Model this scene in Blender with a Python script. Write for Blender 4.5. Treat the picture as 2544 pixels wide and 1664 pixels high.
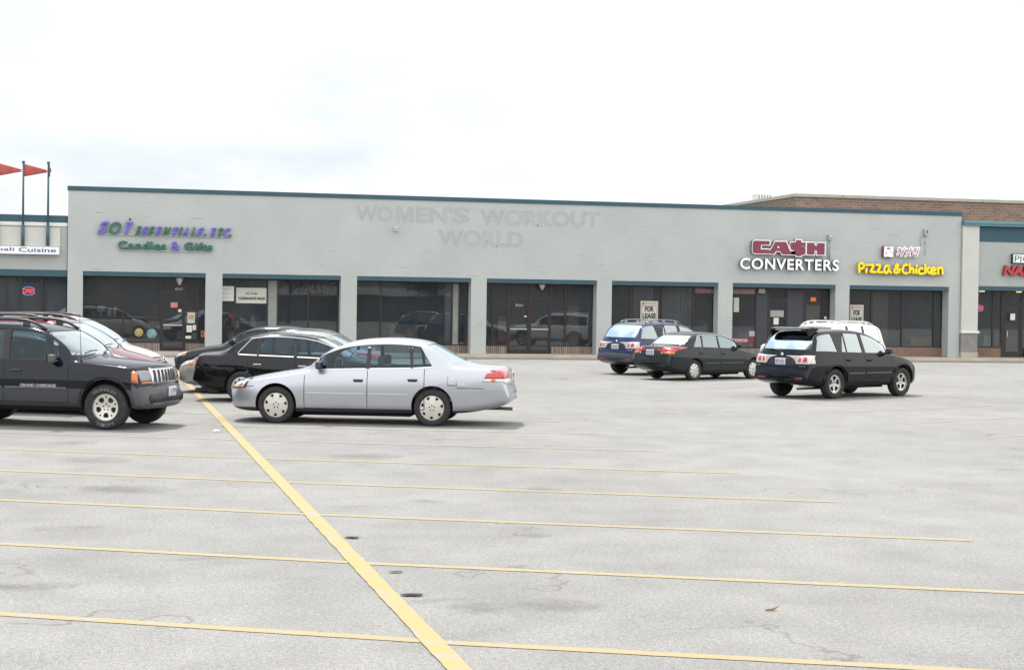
import bpy, bmesh, math, random
from mathutils import Vector, Matrix
from mathutils.bvhtree import BVHTree
from mathutils.geometry import delaunay_2d_cdt
random.seed(7)
for _o in list(bpy.data.objects): bpy.data.objects.remove(_o)
SC = bpy.context.scene
COL = SC.collection
rad = math.radians
# ------------------------------------------------------------------ camera
FPX, YAW, PITCH, ROLL, EYE = 4050.0, 0.226343, -0.018415, 0.014629, 2.10
IW, IH = 2544.0, 1664.0
_f = Vector((math.sin(YAW)*math.cos(PITCH), math.cos(YAW)*math.cos(PITCH), math.sin(PITCH)))
_r0 = Vector((math.cos(YAW), -math.sin(YAW), 0)); _u0 = _r0.cross(_f)
_r = _r0*math.cos(ROLL)+_u0*math.sin(ROLL); _u = _u0*math.cos(ROLL)-_r0*math.sin(ROLL)
cam = bpy.data.objects.new('camera', bpy.data.cameras.new('camera')); COL.objects.link(cam)
m = Matrix((( _r.x,_u.x,-_f.x,0),(_r.y,_u.y,-_f.y,0),(_r.z,_u.z,-_f.z,EYE),(0,0,0,1)))
cam.matrix_world = m
cam.data.sensor_width = 36; cam.data.lens = FPX/IW*36; cam.data.clip_end = 3000; cam.data.clip_start = .1
SC.camera = cam
def at(x, y, Y):                       # photograph pixel -> point on the plane of that depth
    d = _f+_r*((x-IW/2)/FPX)-_u*((y-IH/2)/FPX); t = Y/d.y
    return Vector((0,0,EYE))+d*t
# ------------------------------------------------------------------ world and sun
SUN_EL, SUN_AZ = rad(64), rad(-14)     # azimuth from +Y (behind the shops), to the left negative
w = bpy.data.worlds.new('World'); SC.world = w; w.use_nodes = True
nt = w.node_tree; nt.nodes.clear()
def N(nt, t, **k):
    n = nt.nodes.new(t)
    for a, b in k.items():
        if a in n.inputs: n.inputs[a].default_value = b
        else: setattr(n, a, b)
    return n
out = N(nt,'ShaderNodeOutputWorld'); bg = N(nt,'ShaderNodeBackground'); bg.inputs[1].default_value = .15
sky = N(nt,'ShaderNodeTexSky'); sky.sky_type = 'NISHITA'; sky.sun_disc = False
sky.sun_elevation = SUN_EL; sky.sun_rotation = SUN_AZ; sky.dust_density = 2.5; sky.ozone_density = 1.0
tc = N(nt,'ShaderNodeTexCoord'); mp = N(nt,'ShaderNodeMapping'); mp.inputs['Scale'].default_value = (1.3,1.3,3.6)
mp.inputs['Location'].default_value = (.35,.1,.2)
n1 = N(nt,'ShaderNodeTexNoise'); n1.inputs['Scale'].default_value = 3.2; n1.inputs['Detail'].default_value = 8; n1.inputs['Roughness'].default_value = .55
cr = N(nt,'ShaderNodeValToRGB'); cr.color_ramp.elements[0].position = .34; cr.color_ramp.elements[1].position = .62
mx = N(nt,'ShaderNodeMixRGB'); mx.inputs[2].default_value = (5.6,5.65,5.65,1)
bright = N(nt,'ShaderNodeMixRGB'); bright.blend_type = 'ADD'; bright.inputs[0].default_value = 1.0; bright.inputs[2].default_value = (1.28,1.55,1.82,1)
L = nt.links.new
L(tc.outputs['Generated'],mp.inputs[0]); L(mp.outputs[0],n1.inputs['Vector'])
sx = N(nt,'ShaderNodeSeparateXYZ'); ma = N(nt,'ShaderNodeMath'); ma.operation = 'MULTIPLY_ADD'; ma.inputs[1].default_value = .6
L(tc.outputs['Generated'],sx.inputs[0]); mb_ = N(nt,'ShaderNodeMath'); mb_.operation = 'MULTIPLY_ADD'; mb_.inputs[1].default_value = -.4; mc_ = N(nt,'ShaderNodeMath'); mc_.inputs[1].default_value = .39  # cloud cover thickened behind the viewer, added light for the shop fronts
L(sx.outputs[0],ma.inputs[0]); L(n1.outputs[0],ma.inputs[2]); L(sx.outputs[1],mb_.inputs[0]); L(ma.outputs[0],mb_.inputs[2]); L(mb_.outputs[0],mc_.inputs[0]); L(mc_.outputs[0],cr.inputs[0])
dim = N(nt,'ShaderNodeMixRGB'); dim.blend_type = 'MULTIPLY'; dim.inputs[0].default_value = 1; dim.inputs[2].default_value = (.2,.2,.2,1)
cc = N(nt,'ShaderNodeMixRGB'); cc.inputs[1].default_value = (6.6,6.6,6.55,1); cc.inputs[2].default_value = (3.55,3.6,3.65,1)   # clouds behind the viewer brightened to light the shop fronts; those ahead kept dimmer
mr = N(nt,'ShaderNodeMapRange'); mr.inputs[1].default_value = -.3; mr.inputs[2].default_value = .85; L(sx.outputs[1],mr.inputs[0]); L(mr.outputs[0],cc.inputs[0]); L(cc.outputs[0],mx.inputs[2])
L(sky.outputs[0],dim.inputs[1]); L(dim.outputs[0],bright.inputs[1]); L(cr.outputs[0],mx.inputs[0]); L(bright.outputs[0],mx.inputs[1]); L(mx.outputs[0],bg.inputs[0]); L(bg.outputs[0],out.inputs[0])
sl = bpy.data.lights.new('sun','SUN'); sl.energy = 2.2; sl.angle = rad(3.5); sl.color = (1,.96,.9)
so = bpy.data.objects.new('sun', sl); COL.objects.link(so)
sd = Vector((math.sin(SUN_AZ)*math.cos(SUN_EL), math.cos(SUN_AZ)*math.cos(SUN_EL), math.sin(SUN_EL)))
so.rotation_euler = sd.to_track_quat('Z','Y').to_euler(); so.location = (0,0,60)
vs = SC.view_settings; vs.view_transform = 'Standard'; vs.look = 'None'; vs.gamma = 1; vs.exposure = 1.05
try: vs.use_curve_mapping = False
except Exception: pass
# ------------------------------------------------------------------ materials
MATS = {}
def mat(name, col=(.5,.5,.5), rough=.6, metal=0, coat=0, spec=.5, emit=None, es=1):
    if name in MATS: return MATS[name]
    m = bpy.data.materials.new(name); m.use_nodes = True; b = m.node_tree.nodes['Principled BSDF']
    b.inputs['Base Color'].default_value = (*col,1); b.inputs['Roughness'].default_value = rough; b.inputs['Metallic'].default_value = metal
    b.inputs['Coat Weight'].default_value = coat; b.inputs['Coat Roughness'].default_value = .04; b.inputs['Specular IOR Level'].default_value = spec
    if emit: b.inputs['Emission Color'].default_value = (*emit,1); b.inputs['Emission Strength'].default_value = es
    MATS[name] = m; return m
def mottled(name, c1, c2, scale, rough=.85, bump=0, bscale=60, detail=6, coords='Object', spec=.3):
    if name in MATS: return MATS[name]
    m = mat(name, c1, rough, spec=spec); t = m.node_tree; b = t.nodes['Principled BSDF']
    c = N(t,'ShaderNodeTexCoord'); n = N(t,'ShaderNodeTexNoise'); n.inputs['Scale'].default_value = scale; n.inputs['Detail'].default_value = detail
    r = N(t,'ShaderNodeValToRGB'); r.color_ramp.elements[0].position = .35; r.color_ramp.elements[1].position = .65
    r.color_ramp.elements[0].color = (*c1,1); r.color_ramp.elements[1].color = (*c2,1)
    t.links.new(c.outputs[coords],n.inputs['Vector']); t.links.new(n.outputs[0],r.inputs[0]); t.links.new(r.outputs[0],b.inputs['Base Color'])
    if bump:
        n2 = N(t,'ShaderNodeTexNoise'); n2.inputs['Scale'].default_value = bscale; n2.inputs['Detail'].default_value = 4
        bp = N(t,'ShaderNodeBump'); bp.inputs['Strength'].default_value = bump; bp.inputs['Distance'].default_value = .01
        t.links.new(c.outputs[coords],n2.inputs['Vector']); t.links.new(n2.outputs[0],bp.inputs['Height']); t.links.new(bp.outputs[0],b.inputs['Normal'])
    return m
def glass(name, tint=(.5,.55,.55), ior=1.5, refl=1.0, rough=0.0, wob=0.0, gl=(1,1,1)):
    if name in MATS: return MATS[name]
    m = bpy.data.materials.new(name); m.use_nodes = True; t = m.node_tree; t.nodes.clear()
    o = N(t,'ShaderNodeOutputMaterial'); tr = N(t,'ShaderNodeBsdfTransparent'); tr.inputs[0].default_value = (*tint,1)
    g = N(t,'ShaderNodeBsdfGlossy'); g.inputs['Roughness'].default_value = rough; g.inputs[0].default_value = (*gl,1)
    fr = N(t,'ShaderNodeFresnel'); fr.inputs[0].default_value = ior
    ml = N(t,'ShaderNodeMath'); ml.operation = 'MULTIPLY'; ml.inputs[1].default_value = refl; ml.use_clamp = True
    mixs = N(t,'ShaderNodeMixShader')
    t.links.new(fr.outputs[0],ml.inputs[0]); t.links.new(ml.outputs[0],mixs.inputs[0]); t.links.new(tr.outputs[0],mixs.inputs[1]); t.links.new(g.outputs[0],mixs.inputs[2]); t.links.new(mixs.outputs[0],o.inputs[0])
    if wob:
        c = N(t,'ShaderNodeTexCoord'); n = N(t,'ShaderNodeTexNoise'); n.inputs['Scale'].default_value = .8; n.inputs['Detail'].default_value = 1
        bp = N(t,'ShaderNodeBump'); bp.inputs['Strength'].default_value = wob; bp.inputs['Distance'].default_value = .05
        t.links.new(c.outputs['Object'],n.inputs['Vector']); t.links.new(n.outputs[0],bp.inputs['Height']); t.links.new(bp.outputs[0],g.inputs['Normal'])
    MATS[name] = m; return m
def brickmat(name, c1, c2, mortar, vary=.0, sx=.2, sy=.067, bump=.35, msize=.01, xform=(0,0,0), stains=False, rough=.8):
    if name in MATS: return MATS[name]
    m = mat(name, c1, rough, spec=.25); t = m.node_tree; b = t.nodes['Principled BSDF']
    c = N(t,'ShaderNodeTexCoord'); sep = N(t,'ShaderNodeSeparateXYZ'); add = N(t,'ShaderNodeMath'); add.operation = 'ADD'; cmb = N(t,'ShaderNodeCombineXYZ')
    t.links.new(c.outputs['Object'],sep.inputs[0]); t.links.new(sep.outputs[0],add.inputs[0]); t.links.new(sep.outputs[1],add.inputs[1])
    t.links.new(add.outputs[0],cmb.inputs[0]); t.links.new(sep.outputs[2],cmb.inputs[1])
    br = N(t,'ShaderNodeTexBrick'); br.inputs['Scale'].default_value = 1; br.inputs['Brick Width'].default_value = sx; br.inputs['Row Height'].default_value = sy
    br.inputs['Mortar Size'].default_value = msize; br.inputs['Mortar Smooth'].default_value = .3; br.inputs['Bias'].default_value = vary
    br.inputs['Color1'].default_value = (*c1,1); br.inputs['Color2'].default_value = (*c2,1); br.inputs['Mortar'].default_value = (*mortar,1)
    t.links.new(cmb.outputs[0],br.inputs['Vector'])
    n = N(t,'ShaderNodeTexNoise'); n.inputs['Scale'].default_value = .7; n.inputs['Detail'].default_value = 7
    t.links.new(c.outputs['Object'],n.inputs['Vector'])
    r = N(t,'ShaderNodeValToRGB'); r.color_ramp.elements[0].position = .3; r.color_ramp.elements[1].position = .7
    r.color_ramp.elements[0].color = (.93,.93,.93,1); r.color_ramp.elements[1].color = (1.03,1.03,1.02,1)
    t.links.new(n.outputs[0],r.inputs[0])
    mm = N(t,'ShaderNodeMixRGB'); mm.blend_type = 'MULTIPLY'; mm.inputs[0].default_value = 1
    t.links.new(br.outputs[0],mm.inputs[1]); t.links.new(r.outputs[0],mm.inputs[2])
    last = mm
    if stains:   # chipped paint: short horizontal nicks along the courses near the top of the wall
        mp = N(t,'ShaderNodeMapping'); mp.inputs['Scale'].default_value = (1.1,1,15)
        n3 = N(t,'ShaderNodeTexNoise'); n3.inputs['Scale'].default_value = 1.0; n3.inputs['Detail'].default_value = 3
        t.links.new(c.outputs['Object'],mp.inputs[0]); t.links.new(mp.outputs[0],n3.inputs['Vector'])
        r3 = N(t,'ShaderNodeValToRGB'); r3.color_ramp.elements[0].position = .655; r3.color_ramp.elements[1].position = .73
        r3.color_ramp.elements[0].color = (1,1,1,1); r3.color_ramp.elements[1].color = (.66,.65,.62,1)
        t.links.new(n3.outputs[0],r3.inputs[0])
        m3 = N(t,'ShaderNodeMixRGB'); m3.blend_type = 'MULTIPLY'; m3.inputs[0].default_value = 1
        t.links.new(mm.outputs[0],m3.inputs[1]); t.links.new(r3.outputs[0],m3.inputs[2]); last = m3
    t.links.new(last.outputs[0],b.inputs['Base Color'])
    if bump:
        bp = N(t,'ShaderNodeBump'); bp.inputs['Strength'].default_value = bump; bp.inputs['Distance'].default_value = .012; bp.invert = True
        t.links.new(br.outputs['Fac'],bp.inputs['Height']); t.links.new(bp.outputs[0],b.inputs['Normal'])
    return m
def paint(name, col, metal=.0, rough=.35, low=None, lowz=0, flake=0):
    """car paint; below height lowz the body is unpainted cladding"""
    if name in MATS: return MATS[name]
    m = mat(name, col, rough, metal, coat=1 if sum(col) > .12 else .6, spec=.5 if metal > .3 else .05); t = m.node_tree; b = t.nodes['Principled BSDF']
    if low:
        c = N(t,'ShaderNodeTexCoord'); s = N(t,'ShaderNodeSeparateXYZ'); g = N(t,'ShaderNodeMath'); g.operation = 'LESS_THAN'; g.inputs[1].default_value = lowz
        t.links.new(c.outputs['Object'],s.inputs[0]); t.links.new(s.outputs[2],g.inputs[0])
        mxx = N(t,'ShaderNodeMixRGB'); mxx.inputs[1].default_value = (*col,1); mxx.inputs[2].default_value = (*low,1)
        t.links.new(g.outputs[0],mxx.inputs[0]); t.links.new(mxx.outputs[0],b.inputs['Base Color'])
        for k, a, z in (('Coat Weight',.6,.15),('Metallic',metal,0.0),('Roughness',rough,.5)):
            mr = N(t,'ShaderNodeMapRange'); mr.inputs[3].default_value = a; mr.inputs[4].default_value = z
            t.links.new(g.outputs[0],mr.inputs[0]); t.links.new(mr.outputs[0],b.inputs[k])
    return m
# ------------------------------------------------------------------ mesh helpers
def link(name, me, m=None, parent=None):
    o = bpy.data.objects.new(name, me); COL.objects.link(o)
    if m is not None:
        for q in (m if isinstance(m,(list,tuple)) else [m]):
            me.materials.append(q)
    if parent is not None: o.parent = parent
    return o
def tag(o, label, cat, group=None):
    o['label'] = label; o['category'] = cat
    if group: o['group'] = group
    return o
def struct(o): o['kind'] = 'structure'; return o
def empty(name, loc=(0,0,0), rz=0):
    o = bpy.data.objects.new(name, None); COL.objects.link(o); o.location = loc; o.rotation_euler = (0,0,rz); o.empty_display_size = .2
    return o
class MB:
    def __init__(s): s.bm = bmesh.new()
    def box(s, x0,x1,y0,y1,z0,z1, bev=0, mi=0):
        vs = [s.bm.verts.new((x,y,z)) for z in (z0,z1) for y in (y0,y1) for x in (x0,x1)]
        fs = [s.bm.faces.new([vs[i] for i in q]) for q in ((0,2,3,1),(4,5,7,6),(0,1,5,4),(2,6,7,3),(0,4,6,2),(1,3,7,5))]
        for f in fs: f.material_index = mi
        if bev:
            es = list({e for f in fs for e in f.edges})
            bmesh.ops.bevel(s.bm, geom=es, offset=bev, segments=2, affect='EDGES', profile=.5)
        return s
    def prism(s, pts, axis, a0, a1, mi=0):
        """2D polygon extruded along axis ('x': pts are (y,z); 'y': (x,z); 'z': (x,y))"""
        def P(p,a): return (a,p[0],p[1]) if axis=='x' else ((p[0],a,p[1]) if axis=='y' else (p[0],p[1],a))
        A = [s.bm.verts.new(P(p,a0)) for p in pts]; B = [s.bm.verts.new(P(p,a1)) for p in pts]; n = len(pts)
        fs = [s.bm.faces.new(A), s.bm.faces.new(B[::-1])]+[s.bm.faces.new((A[i],B[i],B[(i+1)%n],A[(i+1)%n])) for i in range(n)]
        for f in fs: f.material_index = mi
        return s
    def cyl(s, p0, p1, r0, r1=None, n=12, mi=0, cap=True):
        r1 = r0 if r1 is None else r1; p0 = Vector(p0); p1 = Vector(p1); d = (p1-p0).normalized()
        a = d.orthogonal().normalized(); b = d.cross(a)
        A = [s.bm.verts.new(p0+(a*math.cos(t)+b*math.sin(t))*r0) for t in [2*math.pi*i/n for i in range(n)]]
        B = [s.bm.verts.new(p1+(a*math.cos(t)+b*math.sin(t))*r1) for t in [2*math.pi*i/n for i in range(n)]]
        fs = [s.bm.faces.new((A[i],A[(i+1)%n],B[(i+1)%n],B[i])) for i in range(n)]
        if cap: fs += [s.bm.faces.new(A[::-1]), s.bm.faces.new(B)]
        for f in fs: f.material_index = mi; f.smooth = True
        return s
    def tube(s, pts, r, n=8, flat=1.0, mi=0):
        pts = [Vector(p) for p in pts]; rings = []
        for i, p in enumerate(pts):
            d = (pts[min(i+1,len(pts)-1)]-pts[max(i-1,0)]).normalized()
            up = Vector((0,0,1)) if abs(d.z) < .9 else Vector((1,0,0))
            a = d.cross(up).normalized(); b = a.cross(d)
            rr = r[i] if isinstance(r,(list,tuple)) else r
            rings.append([s.bm.verts.new(p+(a*math.cos(t)+b*math.sin(t)*flat)*rr) for t in [2*math.pi*k/n for k in range(n)]])
        for A, B in zip(rings, rings[1:]):
            for k in range(n):
                f = s.bm.faces.new((A[k],A[(k+1)%n],B[(k+1)%n],B[k])); f.smooth = True; f.material_index = mi
        s.bm.faces.new(rings[0][::-1]).material_index = mi; s.bm.faces.new(rings[-1]).material_index = mi
        return s
    def sphere(s, c, r, sc=(1,1,1), mi=0, u=16, v=10):
        g = bmesh.ops.create_uvsphere(s.bm, u_segments=u, v_segments=v, radius=r)
        for q in g['verts']: q.co = Vector((q.co.x*sc[0],q.co.y*sc[1],q.co.z*sc[2]))+Vector(c)
        for f in {f for q in g['verts'] for f in q.link_faces}: f.smooth = True; f.material_index = mi
        return s
    def mesh(s, name):
        bmesh.ops.recalc_face_normals(s.bm, faces=s.bm.faces)
        me = bpy.data.meshes.new(name); s.bm.to_mesh(me); s.bm.free(); return me
    def build(s, name, m, parent=None):
        return link(name, s.mesh(name), m, parent)
def evaluated(o):
    dg = bpy.context.evaluated_depsgraph_get(); dg.update()
    me = bpy.data.meshes.new_from_object(o.evaluated_get(dg)); return me
def boolean(me, cut, solver='MANIFOLD'):
    """difference of two meshes through a modifier"""
    a = bpy.data.objects.new('work', me); b = bpy.data.objects.new('work', cut); COL.objects.link(a); COL.objects.link(b)
    md = a.modifiers.new('b','BOOLEAN'); md.operation = 'DIFFERENCE'; md.object = b; md.solver = solver
    r = evaluated(a); bpy.data.objects.remove(a); bpy.data.objects.remove(b)
    return r
def pchip(pts):
    pts = sorted(pts); xs = [p[0] for p in pts]; ys = [p[1] for p in pts]; n = len(xs)
    h = [xs[i+1]-xs[i] for i in range(n-1)]; d = [(ys[i+1]-ys[i])/h[i] for i in range(n-1)]; mm = [0]*n
    mm[0] = d[0]; mm[-1] = d[-1]
    for i in range(1,n-1):
        if d[i-1]*d[i] > 0:
            w1 = 2*h[i]+h[i-1]; w2 = h[i]+2*h[i-1]; mm[i] = (w1+w2)/(w1/d[i-1]+w2/d[i])
    def f(x):
        if x <= xs[0]: return ys[0]
        if x >= xs[-1]: return ys[-1]
        i = 0
        while x > xs[i+1]: i += 1
        t = (x-xs[i])/h[i]; t2 = t*t; t3 = t2*t
        return (2*t3-3*t2+1)*ys[i]+(t3-2*t2+t)*h[i]*mm[i]+(-2*t3+3*t2)*ys[i+1]+(t3-t2)*h[i]*mm[i+1]
    return f
def text_mesh(s, width=None, height=None, extrude=.03, bold=0, shear=0, spacing=1.0, align=True, bevel=0):
    cu = bpy.data.curves.new('t','FONT'); cu.body = s; cu.extrude = extrude; cu.offset = bold; cu.shear = shear; cu.space_character = spacing
    cu.resolution_u = 4; cu.bevel_depth = bevel
    o = bpy.data.objects.new('work', cu); COL.objects.link(o); me = evaluated(o); bpy.data.objects.remove(o)
    xs = [v.co.x for v in me.vertices]; ys = [v.co.y for v in me.vertices]
    if not xs: return me
    x0, x1, y0, y1 = min(xs),max(xs),min(ys),max(ys)
    sx = width/(x1-x0) if width else None; sy = height/(y1-y0) if height else None
    sx = sx or sy; sy = sy or sx
    for v in me.vertices:
        x, y, z = v.co; v.co = ((x-x0)*sx, -z, (y-y0)*sy)     # upright, facing -Y, lower left corner at the origin
    return me
def wall_text(name, s, p0, p1, Y, m, parent=None, ex=.03, **k):
    """letters filling the box between photo pixels p0 (upper left) and p1 (lower right) on depth plane Y"""
    a = at(p0[0],p0[1],Y); b = at(p1[0],p1[1],Y)
    a2 = at(p0[0],p1[1],Y); b2 = at(p1[0],p0[1],Y)
    me = text_mesh(s, width=((b.x-a.x)+(b2.x-a2.x))/2, height=(a.z-a2.z+b2.z-b.z)/2, extrude=ex, **k)
    o = link(name, me, m, parent)
    o.location = (min(a.x,a2.x), Y, (a2.z+b.z)/2)
    return o
# ------------------------------------------------------------------ ground
YF = 63.985; XL, XR = -2.574, 34.47; ZR, ZH, ZB = 6.322, 3.147, .126; BX0, BP, BW = -2.014, 5.2268, 4.5914; REC = .56
def ground_material():
    m = mat('worn_asphalt',(.3,.3,.29),.9,spec=.25); t = m.node_tree; b = t.nodes['Principled BSDF']
    c = N(t,'ShaderNodeTexCoord')
    def noise(s, d, r=.5): 
        n = N(t,'ShaderNodeTexNoise'); n.inputs['Scale'].default_value = s; n.inputs['Detail'].default_value = d; n.inputs['Roughness'].default_value = r
        t.links.new(c.outputs['Object'],n.inputs['Vector']); return n
    def ramp(n, p0, c0, p1, c1):
        r = N(t,'ShaderNodeValToRGB'); r.color_ramp.elements[0].position = p0; r.color_ramp.elements[1].position = p1
        r.color_ramp.elements[0].color = (*c0,1); r.color_ramp.elements[1].color = (*c1,1); t.links.new(n.outputs[0],r.inputs[0]); return r
    def mul(a, bb):
        x = N(t,'ShaderNodeMixRGB'); x.blend_type = 'MULTIPLY'; x.inputs[0].default_value = 1; t.links.new(a.outputs[0],x.inputs[1]); t.links.new(bb.outputs[0],x.inputs[2]); return x
    big = ramp(noise(.16,5,.6), .36, (.226,.2245,.2215), .64, (.266,.2645,.2615))
    mid = ramp(noise(1.3,6,.65), .3, (.87,.87,.87), .62, (1.05,1.05,1.05))
    fine = mul(ramp(noise(26,4,.8), .34, (.74,.735,.72), .64, (1.13,1.13,1.13)), ramp(noise(85,3,.75), .34, (.56,.555,.54), .63, (1.36,1.36,1.36)))
    # oily drip streaks inside the stalls
    mp = N(t,'ShaderNodeMapping'); mp.inputs['Rotation'].default_value = (0,0,rad(20)); mp.inputs['Scale'].default_value = (.5,1.1,1)
    oil = N(t,'ShaderNodeTexNoise'); oil.inputs['Scale'].default_value = 1.1; oil.inputs['Detail'].default_value = 5
    t.links.new(c.outputs['Object'],mp.inputs[0]); t.links.new(mp.outputs[0],oil.inputs['Vector'])
    oilr = ramp(oil, .66, (1,1,1), .76, (.72,.71,.69))
    # fine wandering cracks
    vn = noise(.9,4); vo = N(t,'ShaderNodeTexVoronoi'); vo.feature = 'DISTANCE_TO_EDGE'; vo.inputs['Scale'].default_value = .16
    mv = N(t,'ShaderNodeMixRGB'); mv.inputs[0].default_value = .12; t.links.new(c.outputs['Object'],mv.inputs[1]); 
    sc = N(t,'ShaderNodeMixRGB'); sc.blend_type = 'MULTIPLY'; sc.inputs[0].default_value = 1; sc.inputs[2].default_value = (30,30,30,1); t.links.new(vn.outputs[1],sc.inputs[1]); t.links.new(sc.outputs[0],mv.inputs[2])
    t.links.new(mv.outputs[0],vo.inputs['Vector'])
    cra = N(t,'ShaderNodeValToRGB'); cra.color_ramp.elements[0].position = .0; cra.color_ramp.elements[1].position = .006
    cra.color_ramp.elements[0].color = (.66,.65,.64,1); cra.color_ramp.elements[1].color = (1,1,1,1); t.links.new(vo.outputs[0],cra.inputs[0])
    brk = ramp(noise(.35,3), .50, (1,1,1), .56, (0,0,0))     # cracks fade out and start again
    cm = N(t,'ShaderNodeMixRGB'); cm.inputs[2].default_value = (1,1,1,1); t.links.new(brk.outputs[0],cm.inputs[0]); t.links.new(cra.outputs[0],cm.inputs[1])
    res = mul(mul(mul(mul(big,mid),fine),oilr),cm)
    t.links.new(res.outputs[0],b.inputs['Base Color'])
    n2 = noise(90,3); bp = N(t,'ShaderNodeBump'); bp.inputs['Strength'].default_value = .45; bp.inputs['Distance'].default_value = .008
    t.links.new(n2.outputs[0],bp.inputs['Height']); t.links.new(bp.outputs[0],b.inputs['Normal'])
    return m
g = MB(); 
vsq = [g.bm.verts.new(p) for p in ((-900,-900,0),(900,-900,0),(900,1500,0),(-900,1500,0))]; g.bm.faces.new(vsq)
struct(g.build('parking_lot_ground', ground_material()))
def paintmat(name, c1, c2, holes):
    m = mat(name, c1, .75, spec=.3); t = m.node_tree; b = t.nodes['Principled BSDF']
    c = N(t,'ShaderNodeTexCoord'); n = N(t,'ShaderNodeTexNoise'); n.inputs['Scale'].default_value = 5; n.inputs['Detail'].default_value = 9; n.inputs['Roughness'].default_value = .7
    t.links.new(c.outputs['Object'],n.inputs['Vector'])
    r = N(t,'ShaderNodeValToRGB'); e = r.color_ramp.elements
    e[0].position = holes; e[0].color = (.30,.29,.27,1); e[1].position = holes+.05; e[1].color = (*c2,1)
    x = e.new(.62); x.color = (*c1,1)
    t.links.new(n.outputs[0],r.inputs[0]); t.links.new(r.outputs[0],b.inputs['Base Color'])
    n4 = N(t,'ShaderNodeTexNoise'); n4.inputs['Scale'].default_value = 60; n4.inputs['Detail'].default_value = 3; t.links.new(c.outputs['Object'],n4.inputs['Vector'])
    bp = N(t,'ShaderNodeBump'); bp.inputs['Strength'].default_value = .3; bp.inputs['Distance'].default_value = .006; t.links.new(n4.outputs[0],bp.inputs['Height']); t.links.new(bp.outputs[0],b.inputs['Normal'])
    return m
M_YEL = paintmat('yellow_road_paint',(.375,.292,.118),(.345,.285,.15),.40)
M_STALL = paintmat('pale_yellow_road_paint',(.345,.282,.145),(.32,.272,.17),.385)
M_FAINT = paintmat('worn_yellow_road_paint',(.335,.285,.195),(.31,.275,.205),.43)
def stripe(name, pts, wd, m, z=.004):
    g = MB(); L0 = []; R0 = []
    for (ax,ay),(bx,by) in zip(pts,pts[1:]):
        d = Vector((bx-ax,by-ay)); nn = Vector((-d.y,d.x)).normalized(); n = max(8,int(d.length/.12))
        for i in range(n+1):
            p = Vector((ax,ay))+d*(i/n); j = random.uniform(-.005,.005)
            L0.append(g.bm.verts.new((p.x+nn.x*(wd/2+j),p.y+nn.y*(wd/2+j),z))); j = random.uniform(-.005,.005); R0.append(g.bm.verts.new((p.x-nn.x*(wd/2+j),p.y-nn.y*(wd/2+j),z)))
    for i in range(len(L0)-1): g.bm.faces.new((L0[i],R0[i],R0[i+1],L0[i+1]))
    return struct(g.build(name, m))
def xc(Y): return 1.985-.0175*Y
stripe('centre_line', [(xc(3),3),(xc(52),52)], .145, M_YEL, .008)
# stall lines left and right of the centre line (same paint runs through it)
for k, (Yc, sl, far) in enumerate([(9.95,-.437,0),(13.07,-.437,0),(16.12,-.436,0),(19.05,-.434,0),(21.95,-.41,0),(24.9,-.385,1),(27.75,-.34,1),(30.6,-.35,1),(33.7,-.36,1),(36.8,-.36,1),(39.9,-.36,1),(43,-.36,1),(46.1,-.36,1)]):
    x0 = xc(Yc)
    stripe('stall_line', [(x0+.055,Yc-.03),(7.49,Yc+sl*(7.49-x0))], .118, M_FAINT if far else M_STALL)
    stripe('stall_line', [(x0-.055,Yc+.03),(-4.6,Yc+(sl-.055)*(-4.6-x0))], .118, M_FAINT if far else M_STALL)
for k in range(11):
    Y0 = 24.75+3.05*k
    stripe('stall_line', [(13.9,Y0),(19.2,Y0+.5*5.3)], .10, M_FAINT)
for k in range(4):
    Y0 = 50.77+k*.28
stripe('end_stall_line', [(13.7,50.8),(14.4,49.6),(19,51.2)], .11, M_FAINT, .0045)
# dark gouges where the paint has pulled the surface up, oil spots
M_GOUGE = mottled('torn_asphalt',(.05,.05,.048),(.14,.135,.13),30)
def gpt(x, y):
    d = _f+_r*((x-IW/2)/FPX)-_u*((y-IH/2)/FPX); t = -EYE/d.z; p = Vector((0,0,EYE))+d*t; return p
def softspot(name, col, top, sharp, ns):
    m = mat(name, col, .8, spec=.2); t = m.node_tree; bb = t.nodes['Principled BSDF']; c = N(t,'ShaderNodeTexCoord')
    ln = N(t,'ShaderNodeVectorMath'); ln.operation = 'LENGTH'; t.links.new(c.outputs['Object'],ln.inputs[0])
    n = N(t,'ShaderNodeTexNoise'); n.inputs['Scale'].default_value = ns; n.inputs['Detail'].default_value = 5; t.links.new(c.outputs['Object'],n.inputs['Vector'])
    a = N(t,'ShaderNodeMath'); a.operation = 'SUBTRACT'; t.links.new(n.outputs[0],a.inputs[0]); mu = N(t,'ShaderNodeMath'); mu.operation = 'MULTIPLY'; mu.inputs[1].default_value = .62; t.links.new(ln.outputs['Value'],mu.inputs[0]); t.links.new(mu.outputs[0],a.inputs[1])
    r = N(t,'ShaderNodeMapRange'); r.inputs[1].default_value = .0; r.inputs[2].default_value = sharp; r.inputs[4].default_value = top; t.links.new(a.outputs[0],r.inputs[0]); t.links.new(r.outputs[0],bb.inputs['Alpha']); return m
M_OIL = softspot('oil_stain',(.10,.098,.093),.17,.4,2.2); M_GOUGE2 = softspot('torn_asphalt_hole',(.03,.03,.03),1,.06,3.0)
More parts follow.
